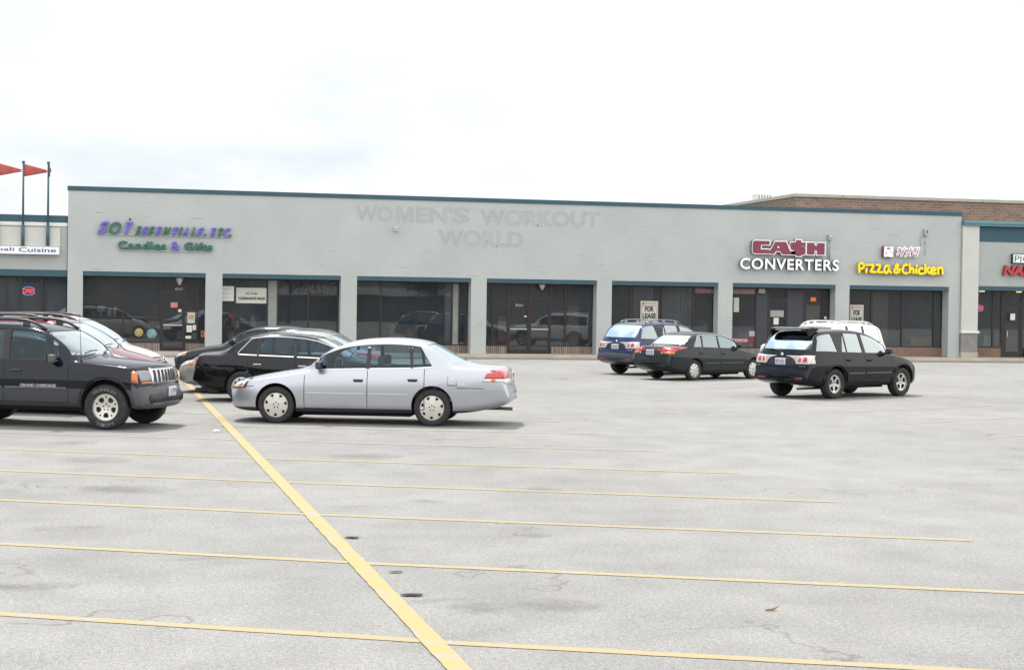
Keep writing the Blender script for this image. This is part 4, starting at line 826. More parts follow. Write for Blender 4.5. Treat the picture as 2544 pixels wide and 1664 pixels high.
# ------------------------------------------------------------------ cars
M_TYRE = mottled('tyre_rubber',(.026,.026,.028),(.04,.04,.042),20,.85); M_WELL = mat('wheel_well_black',(.014,.014,.016),.9); M_INT = mat('car_interior_grey',(.10,.105,.11),.85); M_INTD = mat('car_interior_dark',(.035,.037,.042),.85)
M_RIM = mat('alloy_rim',(.62,.60,.56),.32,.75); M_RIMD = mat('hub_black',(.02,.02,.02),.7); M_CHROME = mat('chrome',(.75,.75,.77),.12,1); M_BLKPL = mat('black_trim_plastic',(.02,.02,.022),.5); M_SEAM = mat('panel_gap',(.012,.012,.013),.9)  # hub drum behind the spokes and lug nuts are plain black
M_CGL = glass('car_glass',(.50,.60,.68),1.5,.9,gl=(.80,.94,1)); M_CGD = glass('dark_car_glass',(.09,.125,.15),1.55,1.2,gl=(.80,.95,1)); M_CGS = glass('silvered_car_glass',(.20,.25,.26),1.6,5.2,gl=(.90,1,.99)); M_CGW = glass('windshield_glass',(.55,.62,.62),1.5,2.8,gl=(.92,.98,1))
M_TRED = mat('tail_red_lens',(.45,.02,.02),.15,coat=1); M_TCLR = mat('clear_lens',(.55,.53,.5),.1,.2,coat=1); M_TAMB = mat('amber_lens',(.50,.15,.035),.2,coat=.6); M_HEAD = mat('headlight_lens',(.62,.63,.64),.1,.2,coat=1)
M_HEADG = mat('smoked_headlight_lens',(.20,.21,.23),.1,.2,coat=1); M_PLATE = mottled('plate_white',(.60,.62,.66),(.66,.68,.7),8,.5); M_PRED = mat('plate_red_ink',(.35,.06,.09),.6); M_PBLU = mat('plate_blue_band',(.28,.42,.62),.6)
NS = 15
def section(f, x, din=0.0, dtop=0.0, zb=None):
    top = f['top'](x)-dtop; belt = min(f['belt'](x), top-.012); bot = f['bot'](x) if zb is None else zb; w = f['wid'](x)-din
    belt = max(belt, bot+.06); top = max(top, belt+.012)
    H = belt-bot; h = top-belt; g = min(1,max(0,(h-.10)/.18)); g = g*g*(3-2*g)
    yb = w*f['yb']; tm = f['tum']
    P = [(0,bot),(w*.55,bot),(w*.84,bot+.0),(w*.935,bot+.04),(w*.972,bot+H*.2),(w,bot+H*.50),(w*.992,bot+H*.74),(w*.966,bot+H*.92),(yb,belt)]
    gh = [(.30,.30),(.62,.62),(.85,.85),(.80,.955),(.45,.99),(0,1)]
    yr = yb-tm*h*.85
    G = [(yb-tm*h*.30,belt+h*.30),(yb-tm*h*.62,belt+h*.62),(yr,belt+h*.86),(yr-.075,belt+h*.955),(yr*.5,belt+h*.992),(0,top)]
    K = [(yb*(q),belt+h*(1-q**2.6)) for q in (.95,.86,.72,.52,.27,0)]
    for a, b in zip(G,K): P.append((max(0,a[0]*g+b[0]*(1-g)),a[1]*g+b[1]*(1-g)))
    return P
def loft(f, xs, bowf=0, bowr=0, xa=None, xb=None, **k):
    """closed body surface from half sections mirrored over the centre plane"""
    bm = bmesh.new(); rows = []
    x0, x1 = max(xs), min(xs)
    for x in xs:
        P = section(f,x,**k); ring = []
        full = [(-y,z) for y,z in P[1:-1]][::-1]
        pts = P+full
        for y, z in pts:
            q = (abs(y)/f['W'])**2; fx = max(0,(x-.2)/(x0-.2)) if x > .2 else 0; fr = max(0,(-.4-x)/(-.4-x1)) if x < -.4 else 0
            ring.append(bm.verts.new((x-bowf*q*fx**1.5+bowr*q*fr**1.5,y,z)))
        rows.append(ring)
    n = len(rows[0])
    for A, B in zip(rows,rows[1:]):
        for i in range(n): bm.faces.new((A[i],B[i],B[(i+1)%n],A[(i+1)%n]))
    for ring in (rows[0],rows[-1]):
        # cap with strips between left and right halves
        m_ = len(section(f,0)); 
        for i in range(m_-1):
            a, b = ring[i], ring[i+1]; c, d = ring[(-i-1) % n if i+1 < m_-1 else i+1], ring[(-i) % n]
            vs = []
            for v in (a,b,c,d):
                if v not in vs: vs.append(v)
            if len(vs) > 2: bm.faces.new(vs)
    bmesh.ops.recalc_face_normals(bm,faces=bm.faces)
    me = bpy.data.meshes.new('body'); bm.to_mesh(me); bm.free(); return me
def subsurf(me, lv=1):
    o = bpy.data.objects.new('work',me); COL.objects.link(o); md = o.modifiers.new('s','SUBSURF'); md.levels = lv; md.render_levels = lv
    r = evaluated(o); bpy.data.objects.remove(o); return r
class Hull:
    def __init__(s, me):
        bm = bmesh.new(); bm.from_mesh(me); s.t = BVHTree.FromBMesh(bm); bm.free()
    def cast(s, view, u, v, side=1):
        if view == 'side': o, d = Vector((u,3*side,v)), Vector((0,-side,0))
        elif view == 'front': o, d = Vector((5,u,v)), Vector((-1,0,0))
        elif view == 'rear': o, d = Vector((-5,u,v)), Vector((1,0,0))
        else: o, d = Vector((u,v,4)), Vector((0,0,-1))
        h = s.t.ray_cast(o,d)
        if h[0] is None:
            q = Vector((u,.8*side,v)) if view == 'side' else (Vector((2.2,u,v)) if view == 'front' else (Vector((-2.3,u,v)) if view == 'rear' else Vector((u,v,1.2))))
            h = s.t.find_nearest(q)
        n = h[1]
        if n.dot(d) > 0: n = -n
        return h[0], n
def drape(hull, poly, view, side=1, off=.006, grid=.07, skirt=0, bm=None, mi=0):
    """2D outline (side: (x,z), front/rear: (y,z), top: (x,y)) laid on the hull"""
    new = bm is None
    if new: bm = bmesh.new()
    B = []
    for (a,b) in zip(poly,poly[1:]+poly[:1]):
        d = math.hypot(b[0]-a[0],b[1]-a[1]); k = max(1,int(d/grid))
        for i in range(k): B.append(Vector((a[0]+(b[0]-a[0])*i/k,a[1]+(b[1]-a[1])*i/k)))
    nb = len(B); xs = [p.x for p in B]; ys = [p.y for p in B]
    def inside(p):
        c = False; j = nb-1
        for i in range(nb):
            if (B[i].y > p.y) != (B[j].y > p.y) and p.x < (B[j].x-B[i].x)*(p.y-B[i].y)/(B[j].y-B[i].y)+B[i].x: c = not c
            j = i
        return c
    I = []; x = min(xs)+grid*.5
    while x < max(xs):
        y = min(ys)+grid*.5
        while y < max(ys):
            p = Vector((x,y))
            if inside(p) and min((p-q).length for q in B) > grid*.35: I.append(p)
            y += grid
        x += grid
    r = delaunay_2d_cdt(B+I,[],[list(range(nb))],1,1e-5)
    V = []
    for p in r[0]:
        c, n = hull.cast(view,p.x,p.y,side); V.append(bm.verts.new(c+n*off))
    fs = []
    for f in r[2]:
        try: fc = bm.faces.new([V[i] for i in f]); fc.material_index = mi; fc.smooth = True; fs.append(fc)
        except ValueError: pass
    if skirt and fs:
        ed = [e for e in {e for f in fs for e in f.edges} if len(e.link_faces) == 1]
        ex = bmesh.ops.extrude_edge_only(bm,edges=ed)
        for v in [q for q in ex['geom'] if isinstance(q,bmesh.types.BMVert)]:
            h = hull.t.find_nearest(v.co); v.co = h[0]-(v.co-h[0]).normalized()*skirt if (v.co-h[0]).length > 1e-6 else v.co
        for q in ex['geom']:
            if isinstance(q,bmesh.types.BMFace): q.material_index = mi
    if new:
        # orient towards the viewer of that face
        me = bpy.data.meshes.new('drape'); bm.to_mesh(me); bm.free(); return me
    return bm
def strip(hull, pts, view, wd, side=1, off=.004, bm=None, mi=0, grid=.06):
    """a narrow band following a polyline on the hull"""
    P = []
    for a, b in zip(pts,pts[1:]):
        d = math.hypot(b[0]-a[0],b[1]-a[1]); k = max(1,int(d/grid))
        P += [(a[0]+(b[0]-a[0])*i/k,a[1]+(b[1]-a[1])*i/k) for i in range(k)]
    P.append(pts[-1]); new = bm is None
    if new: bm = bmesh.new()
    prev = None
    for i, p in enumerate(P):
        q0, q1 = P[max(0,i-1)], P[min(len(P)-1,i+1)]; d = Vector((q1[0]-q0[0],q1[1]-q0[1])); n = Vector((-d.y,d.x)).normalized()*wd/2
        c0, m0 = hull.cast(view,p[0]+n.x,p[1]+n.y,side); c1, m1 = hull.cast(view,p[0]-n.x,p[1]-n.y,side)
        cur = (bm.verts.new(c0+m0*off),bm.verts.new(c1+m1*off))
        if prev: f = bm.faces.new((prev[0],cur[0],cur[1],prev[1])); f.material_index = mi; f.smooth = True
        prev = cur
    if new:
        me = bpy.data.meshes.new('strip'); bm.to_mesh(me); bm.free(); return me
    return bm
def bmobj(bm, name, m, parent):
    me = bpy.data.meshes.new(name); bm.to_mesh(me); bm.free(); return link(name,me,m,parent)
def wheel(parent, x, y, r, wd, style, rimr, side, front_turn=0, tmat=None):
    """hub drum > tyre, rim; outer face looks to +-y by side"""
    t = 2*math.pi; n = 40
    hub = MB().cyl((0,-wd*.42*side,0),(0,wd*.16*side,0),rimr*.93,n=24); h = hub.build('wheel',M_RIMD,parent); h.location = (x,y,r); h.rotation_euler = (0,0,front_turn)
    prof = [(rimr*.97,.26),(rimr*1.04,.42),(rimr*1.18,.49),(r*.90,.50),(r*.965,.44),(r*.995,.33),(r,.12),(r,-.12),(r*.995,-.33),(r*.965,-.44),(r*.90,-.50),(rimr*1.1,-.46),(rimr*.95,-.30)]
    bm = bmesh.new(); rows = []
    for i in range(n):
        a = t*i/n; rows.append([bm.verts.new((math.cos(a)*p,q*wd*side,math.sin(a)*p)) for p, q in prof])
    for i in range(n):
        A, B = rows[i], rows[(i+1)%n]
        for k in range(len(prof)-1): bm.faces.new((A[k],B[k],B[k+1],A[k+1])).smooth = True
    bmesh.ops.recalc_face_normals(bm,faces=bm.faces)
    bmobj(bm,'tyre',tmat or M_TYRE,h)
    # rim face
    holes = []; dish = .04
    if style == 'five':
        for k in range(5):
            a0 = t*k/5+t/4; holes.append([(.36,a0-.30),(.40,a0+.0),(.36,a0+.30),(.60,a0+.46),(.80,a0+.47),(.85,a0+.2),(.86,a0),(.85,a0-.2),(.80,a0-.47),(.60,a0-.46)])
    elif style == 'jeep':
        for k in range(5):
            a0 = t*k/5+t/4+t/10; holes.append([(.42,a0-.22),(.45,a0+.22),(.55,a0+.33),(.74,a0+.31),(.80,a0+.16),(.81,a0-.16),(.74,a0-.31),(.55,a0-.33)])
            a1 = a0+t/10; holes.append([(.62,a1),(.82,a1+.10),(.84,a1),(.82,a1-.10)])
    elif style == 'swirl7':
        for k in range(7):
            a0 = t*k/7+.2; holes.append([(.66,a0+.02),(.80,a0+.20),(.93,a0+.26),(.94,a0+.05),(.92,a0-.12)])
    elif style == 'swirl8':
        for k in range(8):
            a0 = t*k/8; holes.append([(.42,a0),(.55,a0+.20),(.74,a0+.33),(.90,a0+.38),(.91,a0+.18),(.80,a0+.12),(.62,a0+.03)])
    else:
        for k in range(10):
            a0 = t*k/10; holes.append([(.5,a0-.07),(.5,a0+.07),(.85,a0+.17),(.87,a0),(.85,a0-.17)])
    if side < 0: holes = [[(p,math.pi-q) for p,q in hh] for hh in holes]
    H2 = [[Vector((math.cos(q)*p*rimr,math.sin(q)*p*rimr)) for p,q in hh] for hh in holes]
    V = []; E = []
    for ring, k in ((1.0,40),):
        s0 = len(V); V += [Vector((math.cos(t*i/k)*ring*rimr,math.sin(t*i/k)*ring*rimr)) for i in range(k)]; E.append(list(range(s0,s0+k)))
    for hh in H2:
        s0 = len(V); V += hh; E.append(list(range(s0,s0+len(hh))))
    for i in range(12): V.append(Vector((math.cos(t*i/12)*.25*rimr,math.sin(t*i/12)*.25*rimr)))
    V.append(Vector((0,0)))
    r_ = delaunay_2d_cdt(V,[],E,1,1e-6)
    def inp(p, B):
        c = False; j = len(B)-1
        for i in range(len(B)):
            if (B[i].y > p.y) != (B[j].y > p.y) and p.x < (B[j].x-B[i].x)*(p.y-B[i].y)/(B[j].y-B[i].y)+B[i].x: c = not c
            j = i
        return c
    bm = bmesh.new(); vv = []
    for p in r_[0]:
        q = p.length/rimr; yy = (.30-.10*(1-q)**1 if style in ('five','jeep') else .34+.05*(1-q*q))*wd
        vv.append(bm.verts.new((p.x,yy*side,p.y)))
    for f in r_[2]:
        c = sum((r_[0][i] for i in f),Vector((0,0)))/len(f)
        if any(inp(c,hh) for hh in H2): continue
        bm.faces.new([vv[i] for i in f])
    ex = bmesh.ops.extrude_face_region(bm,geom=bm.faces[:])
    for v in [q for q in ex['geom'] if isinstance(q,bmesh.types.BMVert)]: v.co.y -= .025*side
    for i in range(40):           # outer lip
        a, b = t*i/40, t*(i+1)/40; P_ = []
        for rr, yy in ((1.0,.36),(1.06,.40)):
            P_.append([(math.cos(q)*rr*rimr,yy*wd*side,math.sin(q)*rr*rimr) for q in (a,b)])
        bm.faces.new([bm.verts.new(q) for q in (P_[0][0],P_[0][1],P_[1][1],P_[1][0])])
    lug = .20*rimr
    for k in range(5):
        a = t*k/5+.3; g = bmesh.ops.create_uvsphere(bm,u_segments=8,v_segments=5,radius=.012)
        for q in g['verts']: q.co = Vector((q.co.x+math.cos(a)*lug*1.1,q.co.y+(.405 if style not in('five','jeep') else .25)*wd*side,q.co.z+math.sin(a)*lug*1.1))
        for f in {f for q in g['verts'] for f in q.link_faces}: f.material_index = 1
    bmesh.ops.recalc_face_normals(bm,faces=bm.faces)
    bmobj(bm,'rim',[M_RIM,M_RIMD],h)
    return h
def front_point(f, frac): pass
def build_car(S):
    f = {'top':pchip(S['top']),'belt':pchip(S['belt']),'bot':pchip(S['bot']),'wid':pchip(S['wid']),'yb':S.get('yb',.93),'tum':S.get('tum',.30),'W':S['W']/2}
    root = empty('parked_car',(S['pos'][0],S['pos'][1],0),rad(S['rot'])); tag(root,S['label'],S.get('cat','car'),S.get('group'))
    x0, x1 = max(p[0] for p in S['top']), min(p[0] for p in S['top'])
    xs = {x0,x1}; n = int((x0-x1)/.13)
    xs |= {x0+(x1-x0)*i/n for i in range(n+1)}
    cx = {p[0] for p in S['top']}; xs = sorted({x for x in xs if all(abs(x-c) > .055 for c in cx)} | cx, reverse=True)
    me = subsurf(loft(f,xs,S.get('bowf',.22),S.get('bowr',.14)),1)
    hull = Hull(me)
    cow, rf, rr, rb = S['cowl'], S['roof_f'], S['roof_r'], S['back']     # windscreen base, roof front, roof rear, rear glass base
    body = me
    # cabin cavity
    cxs = [x for x in xs if rb+.10 < x < cow-.08] ; cxs = [cow-.10]+cxs+[rb+.12] if S.get('cavity',True) else []
    if cxs:
        cav = loft(f,sorted(set(cxs),reverse=True),0,0,din=.055,dtop=.05,zb=.42)
        body = boolean(body,cav)
    # wheel arches
    g = MB(); ra = S['arch']; 
    for wx in (S['fw'],S['rw']):
        for s in (-1,1): g.cyl((wx,s*(S['W']/2-.30),S['wr']+S.get('archup',.0)),(wx,s*1.3,S['wr']+S.get('archup',.0)),ra,n=44)
    body = boolean(body,g.mesh('cut'))
    # window openings
    def wz(x, fr): b = f['belt'](x); return b+(f['top'](x)-b)*fr
    wins = []
    for (xf,xr,lf,lr) in S['win']:      # front, rear x at the sill; lean of each edge
        gap = S.get('sillgap',.025); fr = S.get('winfr',.80); n = 12
        bt = [(xf+(xr-xf)*i/n, f['belt'](xf+(xr-xf)*i/n)+gap) for i in range(n+1)]
        xft, xrt = xf+lf, xr+lr
        tp = [(xrt+(xft-xrt)*i/n, max(wz(xrt+(xft-xrt)*i/n,fr),f['belt'](xrt+(xft-xrt)*i/n)+gap+.012)) for i in range(n+1)]
        wins.append(bt+tp)
    def screen(xbase, xtop, mb, mt, z0, z1):
        yb = f['wid'](xbase)*f['yb']-mb; ht = f['top'](xtop)-f['belt'](xtop); yt = f['wid'](xtop)*f['yb']-f['tum']*ht*.85-mt
        zb_, zt_ = f['top'](xbase)+z0, f['top'](xtop)-z1
        return [(-yb,zb_),(-yb*.5,zb_-.0),(yb*.5,zb_-.0),(yb,zb_),(yt,zt_),(yt*.5,zt_+.012),(-yt*.5,zt_+.012),(-yt,zt_)]
    ws = screen(cow,rf,.10,.075,.025,.045); rg = screen(rb,rr,S.get('rgm',.12),.10,S.get('rg0',.03),S.get('rg1',.05))
    g = MB()
    for p in wins: g.prism(p,'y',-1.5,1.5)
    if cxs:
        body = boolean(body,g.mesh('cut'))
        body = boolean(body,MB().prism(ws,'x',(rf+rr)/2+.05,4).mesh('cut')); body = boolean(body,MB().prism(rg,'x',-4,(rf+rr)/2-.05).mesh('cut'))
    # split off panels
    bm = bmesh.new(); bm.from_mesh(body)
    ds = S['doors']; zs = S.get('doorz',.32)
    for x in ds: bmesh.ops.bisect_plane(bm,geom=bm.verts[:]+bm.edges[:]+bm.faces[:],plane_co=(x,0,0),plane_no=(1,0,0))
    bmesh.ops.bisect_plane(bm,geom=bm.verts[:]+bm.edges[:]+bm.faces[:],plane_co=(0,0,zs),plane_no=(0,0,1))
    bm.faces.ensure_lookup_table(); P = {}
    zbf = S.get('bumpz',(.55,.60)); xh = S.get('hood',x0-.22)
    arch = [(S['fw'],S['wr']+S.get('archup',0)),(S['rw'],S['wr']+S.get('archup',0))]
    for fc in bm.faces:
        c = fc.calc_center_median(); h = hull.t.find_nearest(c); fc.smooth = True
        if h[3] > .012:
            ina = any(math.hypot(c.x-ax,c.z-az) < ra+.02 for ax,az in arch) and abs(c.y) > .4 and c.z < .9 and not (f['belt'](c.x) < c.z)
            fc.material_index = 2 if ina else 1; key = 'body'
        else:
            fc.material_index = 0; key = 'body'; s = 'l' if c.y > 0 else 'r'
            if c.z < .17+f['bot'](c.x)*.25 and fc.normal.z < -.7: fc.material_index = 2
            elif abs(c.y) > f['wid'](c.x)*.7 and zs < c.z < f['belt'](c.x)+.006 and ds[-1] < c.x < ds[0] and abs(fc.normal.y) > .3:
                for i, (a, b) in enumerate(zip(ds,ds[1:])):
                    if b < c.x < a: key = 'door%d%s' % (i,s)
            elif fc.normal.z > .45 and cow+.03 < c.x < xh and abs(c.y) < f['wid'](c.x)*f['yb']*.93: key = 'hood'
            elif fc.normal.z > .45 and S.get('deck') and S['deck'][1] < c.x < S['deck'][0] and abs(c.y) < f['wid'](c.x)*f['yb']*.9: key = 'trunk_lid'
            elif c.x > S['fw']+ra and c.z < zbf[0]: key = 'front_bumper'
            elif c.x < S['rw']-ra and c.z < zbf[1]: key = 'rear_bumper'
        P.setdefault(key,[]).append(fc)
    parts = {}
    pm = S['paint']
    order = [k for k in P if k == 'body']+[k for k in P if k != 'body']
    for k in order:
        vmap = {}; b2 = bmesh.new()
        for fc in P[k]:
            vs_ = []
            for v in fc.verts:
                if v.index not in vmap: vmap[v.index] = b2.verts.new(v.co)
                vs_.append(vmap[v.index])
            try: q = b2.faces.new(vs_); q.material_index = fc.material_index; q.smooth = True
            except ValueError: pass
        nm = 'door' if k.startswith('door') else k
        o = bmobj(b2,nm,[S.get('bump_paint',pm) if 'bumper' in k else pm,M_INTD,M_WELL],root); o.data.set_sharp_from_angle(angle=rad(42)); parts[k] = o
    bm.free()
    # glass
    dk = S.get('dark_from',99)
    for i, p in enumerate(wins):
        cxm = sum(q[0] for q in p)/len(p); c = Vector((cxm,sum(q[1] for q in p)/len(p)))
        pp = [tuple(c+(Vector(q)-c)*1.03) for q in p]
        for s, nm in ((1,'l'),(-1,'r')):
            par = root
            for j, (a, b) in enumerate(zip(ds,ds[1:])):
                if b < cxm < a and 'door%d%s' % (j,nm) in parts: par = parts['door%d%s' % (j,nm)]
            link('window',drape(hull,pp,'side',s,-.008,.09),S.get('wmat',M_CGD) if i >= dk else M_CGL,par)
    link('windshield',drape(hull,[(q[0]*1.02,q[1]+(.006 if q[1] > 1.2 else -.006)) for q in ws],'front',1,-.006,.1),M_CGW,root)
    link('rear_window',drape(hull,[(q[0]*1.02,q[1]+(.006 if q[1] > 1.2 else -.006)) for q in rg],'rear',1,-.006,.1),S.get('rgmat',M_CGL),root)
    # black frames between the side windows, chrome or black edging, seams
    if S.get('bpillar',True):
        for p, q in zip(wins,wins[1:]):
            n = 12; a = [p[n],p[n+1]]; b = [q[0],q[-1]]
            for s in (1,-1): link('pillar_cover',drape(hull,[a[0],b[0],b[1],a[1]],'side',s,.003,.12),S.get('pmat',M_BLKPL),root)
    for p in wins:
        for s in (1,-1): link('sill_trim',strip(hull,p[:13],'side',.022,s,.006),S.get('sillmat',M_BLKPL),root)
    if S.get('chrome'):
        g = bmesh.new(); lp = wins[-1]; fp = wins[0]
        # one bright line round the whole side glass
        top = [q for w_ in wins for q in w_[13:][::-1]]
        loop = [(fp[0][0],fp[0][1]-.012)]+[(q[0],q[1]+.014) for q in top]
        loop += [(lp[12][0]-.02,lp[12][1]+.03),(lp[12][0],lp[12][1]-.012)]
        for s in (1,-1): strip(hull,loop,'side',.017,s,.009,bm=g)
        bmobj(g,'window_surround',mat('dull_chrome',(.42,.42,.44),.3,.8) if S['chrome'] == 1 else S['chrome'],root)
    g = bmesh.new(); zt = lambda x: f['belt'](x)+.0
    for x in ds:
        for s in (1,-1): strip(hull,[(x,zs),(x,zt(x))],'side',.011,s,.002,bm=g)
    for s in (1,-1):
        strip(hull,[(ds[0],zs),(ds[-1],zs)],'side',.010,s,.002,bm=g)
        if S.get('bumpseam'): 
            for xa, xb_, z_ in S['bumpseam']: strip(hull,[(xa,z_),(xb_,z_)],'side',.011,s,.002,bm=g)
    if S.get('deckseam'): strip(hull,S['deckseam'],'rear',.011,1,.002,bm=g)
    yh = f['wid'](cow)*f['yb']*.92
    strip(hull,[(cow+.03,-yh),(xh,-yh*S.get('hoodtaper',.86))],'top',.012,1,.002,bm=g); strip(hull,[(cow+.03,yh),(xh,yh*S.get('hoodtaper',.86))],'top',.012,1,.002,bm=g)
    bmobj(g,'panel_seam',M_SEAM,root)
    # handles
    for j, (hx, hz) in enumerate(S['handles']):
        for s, nm in ((1,'l'),(-1,'r')):
            c, n_ = hull.cast('side',hx,hz,s); o = MB().box(-.085,.085,-.012,.026,-.018,.018,bev=.009).build('handle',S.get('hmat',pm),parts.get('door%d%s' % (j,nm),root))
            o.location = c; o.rotation_euler = (0,0,0 if s > 0 else math.pi)
            if S.get('hmat') is None: pass
            MB().box(-.07,.07,.002,.012,-.030,-.019).build('handle_recess',M_SEAM,root).location = c if s > 0 else c+Vector((0,-.014,0))
    # side moulding
    if S.get('mould'):
        zm, mm, wd_ = S['mould']; g = bmesh.new()
        for s in (1,-1):
            for a, b in zip(ds,ds[1:]): strip(hull,[(a-.03,zm),(b+.03 if b > ds[-1] else max(b+.03,S['rw']+ra+.05),zm)],'side',wd_,s,.012,bm=g)
        bmobj(g,'side_moulding',mm,root)
    if S.get('flare'):
        zc_ = S['wr']+S.get('archup',0)
        for wx in (S['fw'],S['rw']):
            for s in (1,-1):
                pts = []
                for i in range(19):
                    a = rad(-8+196*i/18); px_, pz_ = wx+math.cos(a)*(ra+.035), zc_+math.sin(a)*(ra+.035)
                    if pz_ < f['bot'](px_)+.03: continue
                    c, n_ = hull.cast('side',px_,pz_,s); pts.append(c)
                if len(pts) > 3: MB().tube(pts,S.get('flare_r',.03),8,.6).build('fender_flare',S['flare'],root)
    # lights from lists of (material, [(view, polygon, sides)])
    for nm, parts_ in S['lights']:
        for s in (1,-1):
            g = bmesh.new(); mats = []
            for mm, view, poly in parts_:
                if mm not in mats: mats.append(mm)
                pl = [(q[0]*s,q[1]) for q in poly] if view in ('front','rear') else poly
                drape(hull,pl,view,s,(.013+.004*mats.index(mm)),.045,.012,bm=g,mi=mats.index(mm))
            bmobj(g,nm,mats,root)
    for nm, mm, view, poly, off in S.get('extra',[]):
        g = bmesh.new(); drape(hull,poly,view,1,off,.06,.01,bm=g); bmobj(g,nm,mm,root)
    # number plates
    for view, z_, sgn in S['plates']:
        c, n_ = hull.cast(view,0,z_); c = c+Vector((S.get('plate_out',.02)*sgn,0,0))
        g = MB().box(-.152,.152,-.006,.006,-.077,.077,bev=.004); o = g.build('number_plate',M_PLATE,root); o.location = c; tilt = S.get('plate_tilt',0)
        o.rotation_euler = (tilt,0,rad(90) if sgn > 0 else rad(-90))
        MB().box(-.14,.14,-.0095,-.0065,-.07,-.03).build('plate_band',M_PBLU,o)
        t_ = link('lettering',text_mesh(S['reg'],.25,.07,extrude=.001,bold=.01),M_PRED,o); t_.location = (-.125,-.010,-.022)
    # mirrors
    mxx, mz = S['mirror']
    for s in (1,-1):
        c, n_ = hull.cast('side',mxx,mz,s); g = MB().box(-.06,.05,.0,.16,-.07,.07,bev=.035); g.box(-.03,.03,-.08,.01,-.06,-.02,bev=.01); o = g.build('mirror',S.get('mirmat',pm),root); o.location = c+Vector((0,s*.05,.03)); o.rotation_euler = (0,0,0)
        if s < 0: o.scale = (1,-1,1)
        q = MB().box(-.068,-.061,.02,.145,-.055,.055).build('mirror_glass',M_CGD,o)
    # wheels
    tr = S['W']/2-S.get('winset',.035)-S['wwid']/2
    for wx in (S['fw'],S['rw']):
        for s in (1,-1): wheel(root,wx,s*tr,S['wr'],S['wwid'],S['rim'],S['rimr'],s,S.get('turn',0) if wx == S['fw'] else 0)
    # cabin
    if cxs:
        sx_ = S.get('seat',(.05,-.75)); zb_ = .42
        for i, xx in enumerate((sx_[0],)):
            for s in (1,-1):
                g = MB(); g.box(xx-.25,xx+.28,-.24,.24,zb_+.02,zb_+.2,bev=.05)
                g.prism([(xx-.22,zb_+.16),(xx-.08,zb_+.16),(xx-.22,S['seat_z']),(xx-.33,S['seat_z'])],'y',-.23,.23); g.box(xx-.35,xx-.25,-.13,.13,S['seat_z']+.025,S['seat_z']+.20,bev=.04)
                o = g.build('seat',M_INT,root); o.location = (0,s*.37,0)
        xx = sx_[1]; g = MB(); g.box(xx-.3,xx+.25,-.6,.6,zb_+.02,zb_+.2,bev=.05); g.prism([(xx-.26,zb_+.16),(xx-.12,zb_+.16),(xx-.26,S['seat_z']-.03),(xx-.36,S['seat_z']-.03)],'y',-.6,.6)
        g.build('rear_seat',M_INT,root)
        dx = cow-.42; zc2 = f['belt'](dx)-.02
        MB().box(dx-.15,cow-.14,-f['wid'](dx)*.84,f['wid'](dx)*.84,zc2-.22,zc2-.01,bev=.04).build('dashboard',M_INTD,root)
        g = MB(); g.tube([(dx-.2+.07*math.sin(a)*.5,.37+.18*math.cos(a),zc2-.02+.17*math.sin(a)) for a in [2*math.pi*i/20 for i in range(21)]],.016,6); g.cyl((dx-.2,.37,zc2-.02),(dx,.37,zc2-.1),.03)
        g.build('steering_wheel',M_INTD,root)
        MB().box(rf-.04,rf-.01,-.11,.11,f['top'](rf)-.17,f['top'](rf)-.11,bev=.01).build('rear_view_mirror',M_INTD,root)
    # under body
    MB().box(S['rw']+ra+.05,S['fw']-ra-.05,-S['W']/2+.3,S['W']/2-.3,f['bot'](0)-.05,f['bot'](0)+.05).build('underbody',M_WELL,root)
    g = MB(); g.cyl((S['fw'],-tr+.05,S['wr']),(S['fw'],tr-.05,S['wr']),.04); g.cyl((S['rw'],-tr+.05,S['wr']),(S['rw'],tr-.05,S['wr']),.05); g.build('axle',M_WELL,root)
    g = MB(); g.tube([(S['rw']+.2,-.45,.24),(x1+.4,-.5,.25),(x1+.11,-.5,.245)],.03,10); g.build('exhaust_pipe',mat('exhaust_steel',(.10,.095,.09),.5,.6),root)
    # wipers
    g = MB(); a = hull.cast('front',.15,ws[0][1]+.01)[0]; b = hull.cast('front',.62,ws[0][1]+.05)[0]; c = hull.cast('front',-.5,ws[0][1]+.01)[0]; d = hull.cast('front',.02,ws[0][1]+.05)[0]
    for p, q in ((a,b),(c,d)): g.tube([p+Vector((.03,0,.01)),(p+q)/2+Vector((.03,0,.03)),q+Vector((.03,0,.015))],.011,6)
    g.build('wiper',M_BLKPL,root)
    S['hull'] = hull; S['root'] = root; S['f'] = f; S['ws'] = ws
    return root
def roof_rail(S, ya, xa, xb, m_, h=.07, r=.018, feet=3):
    root, hull = S['root'], S['hull']
    for s in (1,-1):
        g = MB(); pts = []
        for i in range(13):
            x = xa+(xb-xa)*i/12; z = hull.cast('top',x,ya*s)[0].z; e = min(1,min(i,12-i)/1.6); pts.append((x,ya*s,z+h*e+.012))
        g.tube(pts,r,8)
        for k in range(feet):
            i = int(round(1.5+9*k/(feet-1))); p = pts[i]; z = p[2]; g.box(p[0]-.06,p[0]+.06,p[1]-.014,p[1]+.014,z-h-.03,z-.004)
        g.build('roof_rail',m_,root)
def seg(a, b): return [a,b]
